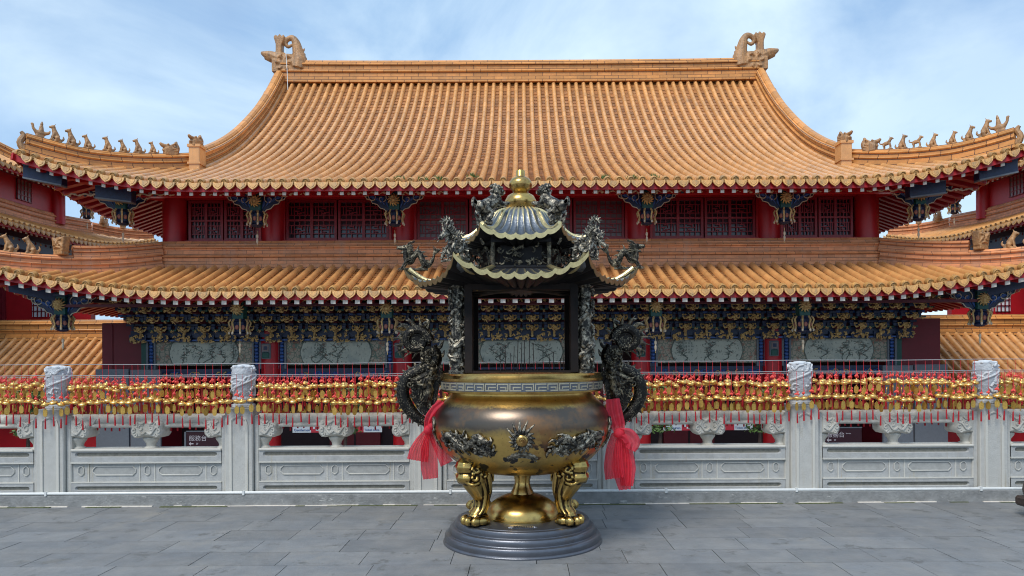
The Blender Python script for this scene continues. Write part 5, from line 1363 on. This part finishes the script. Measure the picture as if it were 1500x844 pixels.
# legs: beast-headed cabriole legs
def leg():
    b = MB()
    f = lambda r, z: Vector((r, 0, z))
    b.tube([f(.5, .75), f(.51, .68), f(.50, .6), f(.45, .5), f(.42, .42), f(.43, .34), f(.48, .27), f(.52, .245)], [.1, .115, .11, .085, .066, .06, .066, .05], 12, sm=4)
    b.ell((.56, 0, .71), (.1, .1, .08)); b.ell((.58, 0, .62), (.075, .09, .06)); b.ell((.46, 0, .27), (.09, .085, .045)); b.ell((.5, 0, .25), (.08, .08, .04)); b.ell((.6, 0, .665), .045)
    b.box(.38, .56, -.07, .07, .21, .25, bev=.01)
    for s_ in (-1, 1):
        b.ell((.53, .075 * s_, .25), (.05, .028, .04)); b.ell((.47, .09 * s_, .25), (.05, .025, .035)); b.ell((.57, .025 * s_, .25), (.04, .025, .04))
        for (cx, cz, r, d) in ((.55, .69, .045, 1), (.5, .71, .04, -1), (.56, .62, .035, 1), (.47, .64, .03, 1)):
            p = []
            for k in range(12): a = d * k * .6; q = r * (1 - k / 15); p.append((cx + q * math.cos(a), s_ * (.1 + .012 * math.cos(k)), cz + q * math.sin(a)))
            b.tube(p, .0125, 6)
        b.ell((.56, .08 * s_, .66), (.026, .026, .026), n=10)
        b.tube([(.52, .1 * s_, .58), (.57, .09 * s_, .565), (.61, .05 * s_, .585)], [.012, .017, .012], 6, sm=3)
        b.tube([(.48, .085 * s_, .57), (.44, .075 * s_, .47), (.45, .065 * s_, .36), (.5, .07 * s_, .3)], [.018, .018, .014, .01], 6, sm=3)
        b.tube([(.42, .09 * s_, .66), (.4, .075 * s_, .56), (.38, .06 * s_, .47)], [.02, .018, .01], 6, sm=3)
    return b
lg = leg().build('leg', M_brassc, burner); fuse(lg, .0065, 2); lg.rotation_euler = (0, 0, R(-141)); lg.scale = (1.06, 1.06, 1.0)
for a in (-39, 39, 141):
    c = lg.copy(); C.objects.link(c); c.rotation_euler = (0, 0, R(a))
# the open chamber: frame, dragon pillars
b = MB(); zt = 2.27
for x in (-1, 1):
    b.box(*sorted((x * .41, x * .472)), -.46, -.4, 1.5, zt); b.box(*sorted((x * .41, x * .472)), .4, .46, 1.5, zt); b.box(*sorted((x * .45, x * .47)), -.4, .4, 1.5, zt)
for y in (-.455, .405): b.box(-.41, .41, y, y + .05, 1.46, 1.515); b.box(-.41, .41, y, y + .05, zt - .08, zt)
b.lathe([(.6, zt - .01), (.62, zt), (.62, zt + .05), (.3, zt + .06)], 6); b.build('chamber_frame', M_blackf, burner, smooth=False)
def pillar(seed):
    b = MB(); b.lathe([(.075, 1.49), (.075, 1.52), (.052, 1.53), (.05, 2.2), (.07, 2.22), (.075, 2.28)], 14); rr = random.Random(seed)
    n = 60; p = []
    for k in range(n): t = k / (n - 1); a = t * 3.2 * PI * 1.3 + seed; q = .058 + .008 * math.sin(k * .9); p.append((q * math.cos(a), q * math.sin(a), 1.55 + .62 * t))
    b.tube(p, [.01 + .017 * math.sin(PI * min(1, .12 + k / n)) for k in range(n)], 8)
    for k in range(90):
        a = rr.uniform(0, 6.3); z = rr.uniform(1.53, 2.2); th = rr.uniform(0, 6.3); q = []
        for j in range(4): q.append(((.056 + .012 * (j in (1, 2))) * math.cos(a + .18 * j * math.cos(th + j)), (.056 + .012 * (j in (1, 2))) * math.sin(a + .18 * j * math.cos(th + j)), z + .014 * j * math.sin(th + j * .8)))
        b.tube(q, [.006, .012, .01, .003], 5, sm=2)
    return b
pl_ = pillar(1).build('dragon_pillar', M_silver, burner); pl_.location = (-.537, -.4, 0)
for i, (x, y) in enumerate(((.537, -.4), (-.537, .4), (.537, .4))):
    if x > 0 and i == 0: o = pillar(2).build('dragon_pillar', M_silver, burner)
    else: o = pl_.copy(); C.objects.link(o)
    o.location = (x, y, 0)
# hexagonal roofs
def hexr(a): 
    m = (a % (PI / 3)) - PI / 6; return math.cos(PI / 6) / math.cos(m)      # 1 at the corners (a = 0, 60, ...)
def cornerness(a): m = abs((a % (PI / 3)) - PI / 6) / (PI / 6); return m
def hex_roof(prof, lift, waves, amp, name, cr):
    """prof: (circumradius, z) from the top down; ribs run down every face"""
    n = 6 * waves * 6; b = MB(); rings = []; nr = len(prof)
    for j, (r, z) in enumerate(prof):
        t = j / (nr - 1); ring = []
        for i in range(n):
            a = 2 * PI * i / n; k = cornerness(a); hx = hexr(a)
            f = t ** 1.0; rr_ = r * ((1 - f) * .93 + f * hx); rr_ *= 1 + cr * (k ** 5) * t * t
            m = ((a % (PI / 3)) / (PI / 3)) * waves * 2 * PI
            w = abs(math.sin(m / 2)) ** .7
            zz = z + lift * k ** 3.2 * t ** 2.5 + amp * (1 - w) * (.45 + .55 * t) * (1 if j else 0)
            ring.append(Vector((rr_ * math.cos(a), rr_ * math.sin(a), zz)))
        rings.append(ring)
    lo = [Vector((p.x * .995, p.y * .995, p.z - .035)) for p in rings[-1]]
    vs = [p for r_ in rings for p in r_]; fs = [(j * n + i, (j + 1) * n + i, (j + 1) * n + (i + 1) % n, j * n + (i + 1) % n) for j in range(nr - 1) for i in range(n)]
    b.add(vs, fs, 0)
    rim1 = [p + Vector((p.x, p.y, 0)).normalized() * .006 + Vector((0, 0, .006)) for p in rings[-1]]; rim2 = [p + Vector((p.x, p.y, 0)).normalized() * .008 for p in lo]
    vs = rings[-1] + rim1 + rim2 + lo; fs = []
    for q in range(3): fs += [(q * n + i, (q + 1) * n + i, (q + 1) * n + (i + 1) % n, q * n + (i + 1) % n) for i in range(n)]
    b.add(vs, fs, 1)
    under = [Vector((p.x * .55, p.y * .55, min(prof[-1][1], p.z) - .03)) for p in lo]; vs = lo + under + [Vector((0, 0, prof[-1][1] - .03))]
    b.add(vs, [(i, n + i, n + (i + 1) % n, (i + 1) % n) for i in range(n)] + [(n + i, 2 * n, n + (i + 1) % n) for i in range(n)], 2)
    return b.build(name, [M_roofm, M_edge, M_black], burner, ang=60)
lowr = hex_roof([(.46, 2.37), (.58, 2.335), (.68, 2.305), (.8, 2.28), (.9, 2.262), (.97, 2.256), (1.01, 2.26)], .15, 9, .026, 'lower_roof', .03)
uppr = hex_roof([(.13, 2.945), (.22, 2.925), (.29, 2.88), (.345, 2.81), (.395, 2.735), (.47, 2.675), (.56, 2.635), (.64, 2.62)], .085, 7, .02, 'upper_roof', .03)
for rf, Rr, zc_, lift, prof2 in ((lowr, 1.0, 2.27, .15, [(.46, 2.38), (.7, 2.31), (.85, 2.31), (1.0, 2.41)]), (uppr, .63, 2.62, .085, [(.3, 2.87), (.4, 2.74), (.52, 2.68), (.64, 2.71)])):
    for k in range(6):
        a = k * PI / 3; b = MB(); b.tube([(r * math.cos(a), r * math.sin(a), z + .01) for r, z in prof2], [.02, .02, .02, .022], 8, sm=3); b.build('hip_rib', M_roofm, rf)
# pierced gallery between the roofs
b = MB(); b.lathe([(.5, 2.3), (.5, 2.37), (.47, 2.38), (.47, 2.4)], 6); b.lathe([(.46, 2.58), (.5, 2.59), (.5, 2.66), (.3, 2.7)], 6); b.lathe([(.36, 2.34), (.36, 2.64)], 6)
gz = b.build('gallery', M_black, burner, smooth=False); rr = random.Random(6); b = MB()
for k in range(6):
    a0 = k * PI / 3; p0 = Vector((.47 * math.cos(a0), .47 * math.sin(a0), 0)); p1 = Vector((.47 * math.cos(a0 + PI / 3), .47 * math.sin(a0 + PI / 3), 0))
    b.tube([p0 + Vector((0, 0, 2.36)), p0 + Vector((0, 0, 2.62))], .02, 8)
    for j in range(34):
        t = rr.uniform(.06, .94); z = rr.uniform(2.4, 2.56); th = rr.uniform(0, 6.3); c0 = p0.lerp(p1, t)
        q = [c0 + (p1 - p0) * (.035 * i * math.cos(th + i * .8)) + Vector((0, 0, z + .014 * i * math.sin(th + i * .8))) for i in range(4)]
        b.tube(q, [.006, .011, .01, .004], 5, sm=2)
b.build('pierced_panel', M_bronze, gz)
# gourd finial
b = MB(); gp_ = [(0, 3.294), (.036, 3.294), (.04, 3.288), (.041, 3.24), (.05, 3.232), (.08, 3.218), (.1, 3.19), (.104, 3.165), (.096, 3.135), (.065, 3.108), (.055, 3.1), (.075, 3.09), (.118, 3.065), (.141, 3.02), (.14, 2.995), (.125, 2.96), (.1, 2.935), (.14, 2.93), (.15, 2.92), (.13, 2.91)]
b.lathe(gp_, 48); b.build('gourd_finial', M_brass2, burner, ang=50)
# dragon and lion sculpture
def dragon_head(b, c, d, up, k=1.0, open_=True):
    d = Vector(d).normalized(); up = Vector(up); sd = d.cross(up).normalized(); up = sd.cross(d)
    def L(x, y, z): return c + (d * x + sd * y + up * z) * k
    b.ell(c, (.055 * k, .045 * k, .05 * k)); b.tube([L(0, 0, .015), L(.06, 0, .02), L(.12, 0, .03), L(.14, 0, .05)], [.045 * k, .035 * k, .03 * k, .016 * k], 8, sm=3)
    b.tube([L(0, 0, -.02), L(.05, 0, -.045), L(.1, 0, -.05)], [.03 * k, .024 * k, .012 * k], 7, sm=3)
    for s_ in (-1, 1):
        b.ell(L(.03, .03 * s_, .045), .016 * k); b.tube([L(-.01, .025 * s_, .04), L(-.07, .04 * s_, .085), L(-.12, .04 * s_, .09), L(-.15, .045 * s_, .12)], [.014 * k, .011 * k, .009 * k, .003 * k], 6, sm=3)
        b.tube([L(.12, .015 * s_, .03), L(.15, .05 * s_, .01), L(.13, .07 * s_, .05), L(.17, .09 * s_, .06)], [.006 * k, .006 * k, .005 * k, .002 * k], 5, sm=3)
        for j in range(5): b.tube([L(-.02, .04 * s_, .03 - .02 * j), L(-.07, .06 * s_, .04 - .03 * j), L(-.12, .05 * s_, .06 - .035 * j)], [.014 * k, .013 * k, .002 * k], 5, sm=2)
    for j in range(4): b.tube([L(.02 - .01 * j, 0, -.03), L(.03 - .02 * j, 0, -.09)], [.01 * k, .002 * k], 5)
def spikes(b, path, rad, step=3, h=1.0, side=(0, 0, 1)):
    for i in range(1, len(path) - 1, step):
        t = (path[i + 1] - path[i - 1]).normalized(); nrm = Vector(side); nrm = (nrm - t * nrm.dot(t)).normalized()
        p = path[i] + nrm * rad[i] * .8; b.tube([p, p + nrm * rad[i] * .7 * h - t * rad[i] * .2, p + nrm * rad[i] * 1.3 * h - t * rad[i] * .7], [rad[i] * .4, rad[i] * .25, .001], 5)
def claw_leg(b, p0, p1, p2, r):
    b.tube([p0, p1, p2], [r * 1.4, r, r * .8], 7, sm=3)
    for j in (-1, 0, 1): q = Vector((.02 * j, -.015 + .02 * abs(j), 0)); b.tube([p2, p2 + q + Vector((-.012, 0, -.004)), p2 + q * 1.8 + Vector((-.02, 0, -.02))], [r * .6, r * .45, .001], 5)
def crawling_dragon():
    b = MB(); V = Vector
    path, rd = smooth_path([V((.13, 0, .16)), V((.1, 0, .08)), V((.05, .0, .03)), V((0, 0, .06)), V((-.03, 0, .13)), V((-.07, .0, .17)), V((-.12, 0, .13)), V((-.15, 0, .08)), V((-.2, .0, .09)), V((-.21, 0, .16)), V((-.2, 0, .2))], [.01, .022, .028, .034, .038, .04, .04, .038, .034, .03, .03], 5)
    b.tube(path, rd, 9); spikes(b, path, rd, 3)
    dragon_head(b, V((-.2, 0, .215)), (-1, 0, -.1), (0, 0, 1), .72)
    for s_ in (-1, 1):
        claw_leg(b, V((-.14, .03 * s_, .1)), V((-.2, .06 * s_, .07)), V((-.25, .05 * s_, .0)), .013); claw_leg(b, V((-.01, .03 * s_, .1)), V((.03, .06 * s_, .06)), V((-.03, .05 * s_, .0)), .013)
    for k in range(4): b.tube([(.12, 0, .15), (.13 + .02 * k, 0, .2), (.11 + .03 * k, 0, .25 - .015 * k)], [.014, .012, .002], 5, sm=2)
    b.tube([(-.26, 0, .0), (-.1, 0, -.012), (.05, 0, -.01)], .014, 6); return b
def rearing_dragon():
    b = MB(); V = Vector
    path, rd = smooth_path([V((.14, 0, .0)), V((.1, 0, .1)), V((.05, .02, .16)), V((.02, -.03, .08)), V((-.04, -.03, .04)), V((-.07, .0, .12)), V((-.04, .03, .2)), V((-.08, 0, .27)), V((-.13, 0, .3))], [.02, .034, .042, .046, .046, .046, .044, .04, .036], 5)
    b.tube(path, rd, 9); spikes(b, path, rd, 3, 1.1, (-.3, 0, 1))
    dragon_head(b, V((-.13, 0, .24)), (-.6, -.2, -.7), (-.6, 0, .6), .9)
    pts = [V((-.13 - .055 * math.cos(a * .55) * (1 - a / 16), 0, .33 + .055 * math.sin(a * .55) * (1 - a / 16))) for a in range(14)]
    b.tube(pts, .013, 6); 
    for k in range(9):
        a = .2 + k * .42; c = V((-.13, 0, .33)); b.tube([c + V((-.05 * math.cos(a), 0, .05 * math.sin(a))), c + V((-.075 * math.cos(a + .2), 0, .075 * math.sin(a + .2))), c + V((-.1 * math.cos(a + .1), 0, .1 * math.sin(a + .1)))], [.012, .01, .001], 5)
    rr = random.Random(3)
    for k in range(26):
        c = V((rr.uniform(-.1, .12), rr.uniform(-.06, .06), rr.uniform(0, .2))); th = rr.uniform(0, 6.3)
        b.tube([c, c + V((.03 * math.cos(th), -.02, .03 * math.sin(th))), c + V((.055 * math.cos(th + .9), 0, .055 * math.sin(th + .9)))], [.012, .013, .002], 5, sm=2)
    for s_ in (-1, 1): claw_leg(b, V((-.05, .04 * s_, .14)), V((-.1, .07 * s_, .08)), V((-.08, .06 * s_, -.01)), .015)
    b.tube([(-.1, 0, -.0), (.04, 0, -.015), (.15, 0, -.03)], .02, 6); return b
def climbing_lion():
    b = MB(); V = Vector                      # head towards +x (the gourd), rump at -x
    b.tube([V((-.1, 0, .13)), V((-.04, 0, .16)), V((.02, 0, .2)), V((.06, 0, .25))], [.055, .058, .055, .05], 10, sm=3)
    b.ell((-.12, 0, .14), (.05, .05, .052)); b.ell((.065, 0, .305), (.05, .045, .045)); b.ell((.105, 0, .295), (.035, .032, .026)); b.ell((.115, 0, .275), (.025, .024, .014))
    rr = random.Random(12)
    for k in range(34):
        a = rr.uniform(0, 6.3); e_ = rr.uniform(-.6, 1.3); c = V((.04 + .05 * math.cos(a) * math.cos(e_) * .8, .052 * math.sin(a) * math.cos(e_), .3 + .05 * math.sin(e_)))
        if c.x < .085: b.ell(c, rr.uniform(.009, .016), n=7)
    for s_ in (-1, 1):
        b.tube([V((.04, .035 * s_, .22)), V((.09, .04 * s_, .18)), V((.14, .035 * s_, .19))], [.026, .02, .018], 7, sm=3); b.ell((.155, .035 * s_, .195), (.024, .018, .015))
        b.tube([V((-.1, .04 * s_, .12)), V((-.04, .055 * s_, .08)), V((-.07, .05 * s_, .02)), V((-.03, .05 * s_, .0))], [.045, .032, .022, .024], 7, sm=3)
        b.ell((.1, .022 * s_, .325), .01); b.ell((.05, .045 * s_, .325), (.014, .008, .016))
    for k in range(5): a = k * .5 - .6; b.tube([(-.15, 0, .15), (-.18 - .01 * math.cos(a), 0, .17 + .02 * math.sin(a)), (-.17 - .03 * math.cos(a), 0, .16 + .05 * math.sin(a))], [.02, .02, .008], 6, sm=2)
    # scroll the lion stands on
    for k in range(3):
        pts = [(-.13 + .02 * k + .028 * (1 - j / 13) * math.cos(j * .7), 0, -.12 + .055 * k + .028 * (1 - j / 13) * math.sin(j * .7)) for j in range(11)]; b.tube(pts, .009, 5)
    b.tube([(-.17, 0, .08), (-.14, 0, 0), (-.13, 0, -.1), (-.08, 0, -.18)], [.008, .014, .016, .016], 6, sm=3); b.tube([(-.12, 0, .07), (-.1, 0, -.02), (-.07, 0, -.1), (-.02, 0, -.15)], [.01, .014, .014, .012], 6, sm=3); b.tube([(-.15, 0, .03), (-.06, 0, .0), (0, 0, .0)], .012, 6)
    return b
li = climbing_lion().build('lion_figure', M_silver, burner); li.location = (-.25, -.34, 2.755); li.rotation_euler = (0, 0, R(38)); li.scale = (.98,) * 3
c = li.copy(); C.objects.link(c); c.location = (.25, -.34, 2.755); c.rotation_euler = (0, 0, R(-38)); c.scale = (-.98, .98, .98)
for s_ in (-1, 1):
    c = li.copy(); C.objects.link(c); c.location = (s_ * .25, .34, 2.755); c.rotation_euler = (0, 0, R(-38 if s_ < 0 else 38)); c.scale = (-s_ * .98, .98, .98)
cd = crawling_dragon().build('crawling_dragon', M_bronze, burner); cd.location = (-.87, 0, 2.425); cd.scale = (.76, .76, .82)
c = cd.copy(); C.objects.link(c); c.location.x = .87; c.scale.x = -.76
rd_ = rearing_dragon().build('rearing_dragon', M_silver, burner); rd_.location = (-.50, -.80, 2.42); rd_.rotation_euler = (0, 0, R(35)); rd_.scale = (.72,) * 3
for x, y, a, sx in ((.50, -.80, -35, -1), (-.50, .80, -35, 1), (.50, .80, 35, -1)):
    c = rd_.copy(); C.objects.link(c); c.location = (x, y, 2.42); c.rotation_euler = (0, 0, R(a)); c.scale.x = sx * .72
for s_ in (-1, 1):
    for y in (-.05,):
        c = rd_.copy(); C.objects.link(c); c.location = (s_ * .62, y, 2.5); c.scale = (-s_ * -.6, .6, .6) if s_ < 0 else (-.6, .6, .6); c.rotation_euler = (0, 0, 0)
# great dragon handles
def handle():
    b = MB(); V = Vector; q = lambda x, y, dy=0: Q(x, y, dy)
    sp = []; sr = []
    for k in range(30):
        a = k * .44; r_ = 3 + 15.5 * (k / 29) ** .9; sp.append(q(611 + r_ * math.cos(-a + 12.7), 498 - r_ * math.sin(-a + 12.7) * .95, -.02 + .02 * (1 - k / 29))); sr.append((2.6 + 5.6 * (k / 29)) * S)
    sp2 = [q(*t) for t in ((632, 508), (638, 520), (636, 530), (626, 537), (612, 543), (600, 550), (592, 562), (590, 576), (594, 590), (602, 602), (614, 613), (628, 619), (637, 619))]
    r2_ = [v * S for v in (9, 9.5, 10, 10, 9.5, 9.5, 9.5, 9.5, 9.5, 9, 7.5, 6, 4)]
    b.tube(sp, sr, 10, 0); p2_, rr2 = smooth_path(sp2, r2_, 4); b.tube(p2_, rr2, 12, 0)
    c = q(614, 497)
    for (path, rad) in ((sp[12:], sr[12:]),):
        for i in range(0, len(path), 1):
            d = (path[i] - c).normalized(); p = path[i] + d * rad[i] * .7; b.tube([p, p + d * rad[i] * .8 + V((-.008, 0, .006)), p + d * rad[i] * 1.9 + V((-.03, 0, .008))], [rad[i] * .4, rad[i] * .26, .001], 5, 1)
    cc = q(622, 568)
    for i in range(16, len(p2_) - 2, 2):
        d = (p2_[i] - cc).normalized(); p = p2_[i] + d * rr2[i] * .8; b.tube([p, p + d * rr2[i] * .35, p + d * rr2[i] * .75], [rr2[i] * .35, rr2[i] * .22, .001], 5, 1)
    for (x0, y0, x1, y1, x2, y2) in ((598, 486, 588, 490, 578, 498), (600, 480, 592, 476, 582, 478), (590, 500, 585, 508, 586, 520), (596, 512, 590, 516, 592, 528), (640, 510, 646, 506, 650, 496), (642, 520, 648, 520, 651, 512), (606, 476, 602, 470, 594, 468), (622, 475, 628, 470, 624, 466), (640, 535, 647, 538, 645, 548)):
        b.tube([q(x0, y0), q(x1, y1), q(x2, y2)], [4 * S, 3 * S, .4 * S], 6, 1, sm=3)
    rr = random.Random(10)          # flame mane
    for k in range(13):
        t = k / 12; x0, y0 = 640 - 10 * t, 548 + 12 * t; x1 = 600 + 34 * t; y1 = 556 + 52 * t ** .9
        pp = []
        for j in range(6): u = j / 5; pp.append(q(x0 + (x1 - x0) * u + 2.4 * math.sin(j * 1.9 + k), y0 + (y1 - y0) * u + 3.0 * math.sin(j * 2.2 + k * .6), -.05 + .025 * math.sin(j + k)))
        b.tube(pp, [v * S for v in (3.4, 3.2, 2.8, 2.6, 2.0, .6)], 6, 1, sm=3)
    for (cx, cy, r_) in ((602, 562, 5), (606, 578, 4.5), (614, 592, 4), (634, 516, 5), (628, 523, 4), (632, 549, 5)):
        b.tube([q(cx + r_ * (1 - j / 12) * math.cos(j * .7), cy + r_ * (1 - j / 12) * math.sin(j * .7), -.075) for j in range(11)], 1.4 * S, 6, 1)
    b.prism([(q(x, y).x, q(x, y).z) for x, y in ((640, 520), (645, 552), (641, 575), (636, 612), (618, 606), (604, 585), (602, 562), (622, 546), (630, 528))], -.02, .05, 0)
    b.lathe([(0, -.02), (14 * S, -.02), (14 * S, .03), (0, .03)], 20, 0, Matrix.Translation(q(611, 498)) @ Matrix.Rotation(PI / 2, 4, 'X'))
    rr = random.Random(44)
    for k in range(26):
        x, y = rr.uniform(616, 642), rr.uniform(512, 545); th = rr.uniform(0, 6.3); c_ = q(x, y, -.045)
        b.tube([c_, c_ + V((.022 * math.cos(th), -.015, .022 * math.sin(th))), c_ + V((.04 * math.cos(th + .9), 0, .04 * math.sin(th + .9)))], [.011, .012, .002], 5, 1, sm=2)
    b.prism([(q(x_, y_).x, q(x_, y_).z) for x_, y_ in ((622, 506), (640, 508), (646, 530), (640, 548), (626, 545), (618, 522))], -.03, .04, 0)
    # head biting the rim
    b.ell(q(632, 543, -.03), (.055, .06, .05), 1); b.tube([q(630, 545, -.03), q(618, 552, -.05), q(606, 556, -.04), q(600, 553, -.03)], [6.5 * S, 5 * S, 3.6 * S, 2 * S], 8, 1, sm=3); b.tube([q(630, 552, -.03), q(618, 560, -.04), q(609, 562, -.03)], [4 * S, 3 * S, 1.5 * S], 7, 1, sm=3)
    b.ell(q(629, 538, -.08), .017, 1); b.tube([q(643, 545), q(648, 556), q(652, 560)], [8 * S, 8 * S, 7 * S], 8, 0, sm=2); b.tube([q(630, 618), q(638, 616), q(646, 610)], [5 * S, 5 * S, 4 * S], 7, 0)
    b.ell(q(632, 619, -.02), (.035, .04, .03), 1)
    return b
h0 = handle().build('dragon_handle', [M_scale, M_bronze], burner)
c = h0.copy(); C.objects.link(c); c.scale.x = -1
# joss sticks standing in the ash bed
b = MB(); b.lathe([(0, 1.455), (.5, 1.455), (.505, 1.44)], 40); b.build('ash_bed', M_kerb, burner)
rr = random.Random(14)
for i, px in enumerate((733, 741, 749, 752, 757, 763, 768, 775, 783, 787, 795, 806, 812, 821, 826)):
    dy = rr.uniform(-.3, .25); x = (px - 764) * (6.6 + dy) / K; top = zy(rr.uniform(492, 530)); b = MB(); t = rr.uniform(-.015, .015)
    b.tube([(0, 0, 0), (t, 0, top - 1.45)], .0033, 5); o = b.build('incense_stick', M_wood, None, loc=(BX + x, BY + dy, 1.45)); tag(o, 'thin dark incense stick standing upright inside the burner chamber', 'incense stick', 'incense sticks in the burner')
# ------------------------------------------------------------------ red tulle sashes tied to the handles
def cloth(b, path, widths, folds, amp, y0, ns=26, ph=0, flatx=1.0):
    pp, ww = smooth_path([Vector(p) for p in path], widths, 6); vs = []; n = len(pp)
    for i, p in enumerate(pp):
        t = (pp[min(i + 1, n - 1)] - pp[max(0, i - 1)]).normalized(); sd = Vector((t.z, 0, -t.x)).normalized()
        if sd.x < 0: sd = -sd
        for j in range(ns + 1):
            u = j / ns - .5; k = i / n
            vs.append(p + sd * (u * ww[i]) + Vector((0, y0 + amp * (.35 + .65 * k) * math.sin(folds * 2 * PI * u + ph + .8 * math.sin(3 * k)) + amp * .3 * math.sin(folds * 4.3 * u + 5 * k), 0)))
    m = ns + 1; b.add(vs, [(i * m + j, i * m + j + 1, (i + 1) * m + j + 1, (i + 1) * m + j) for i in range(n - 1) for j in range(ns)])
for s_, lab in ((-1, 'sheer red sash with pink ends tied to the left dragon handle of the burner'), (1, 'long red sash with big loop tied to the right dragon handle of the burner')):
    e = empty('red_sash', (BX, BY, 0), lab, 'sash', 'red sashes on the burner handles')
    q = lambda x, y: Q(x, y)
    M_ = [M_cloth]
    if s_ < 0:
        b = MB(); cloth(b, [q(654, 590), q(645, 600), q(635, 612), q(629, 626)], [.1, .15, .13, .06], 3, .02, -.14); cloth(b, [q(648, 586), q(642, 598), q(630, 626)], [.07, .09, .05], 2, .015, -.1, ph=1); b.build('upper_loop', M_, e, smooth=True)
        b = MB(); b.ell(q(629, 627) + Vector((0, -.14, 0)), (.038, .035, .042), n=14); b.ell(q(634, 622) + Vector((0, -.15, 0)), (.03, .025, .03), n=12); b.build('knot', M_, e)
        b = MB(); cloth(b, [q(629, 628), q(622, 642), q(617, 656), q(614, 671)], [.05, .12, .17, .19], 8, .018, -.14, 40); cloth(b, [q(630, 628), q(640, 645), q(650, 664), q(656, 676)], [.04, .08, .1, .12], 3, .016, -.12, ph=2); b.build('skirt', M_, e)
        b = MB(); cloth(b, [q(630, 630), q(630, 655), q(630, 678), q(632, 698)], [.05, .14, .15, .13], 5, .012, -.1, 34); b.build('tail', M_, e)
    else:
        b = MB(); cloth(b, [q(894, 584), q(896, 600), q(901, 620), q(903, 632)], [.12, .14, .13, .08], 3, .018, -.14); b.build('upper_loop', M_, e)
        b = MB(); b.ell(q(903, 633) + Vector((0, -.15, 0)), (.05, .04, .045), n=14); cloth(b, [q(903, 632), q(915, 636), q(922, 646), q(918, 656)], [.08, .13, .14, .1], 2, .02, -.17); b.build('knot', M_, e)
        b = MB(); cloth(b, [q(900, 634), q(896, 656), q(895, 680), q(897, 698)], [.09, .14, .17, .17], 7, .014, -.14, 40); b.build('skirt', M_, e)
        b = MB(); cloth(b, [q(908, 636), q(914, 660), q(916, 685), q(915, 710)], [.07, .12, .15, .11], 6, .013, -.1, 36, ph=1); cloth(b, [q(908, 640), q(908, 680), q(912, 716)], [.08, .18, .1], 3, .018, -.08, ph=2); b.build('tail', M_, e)
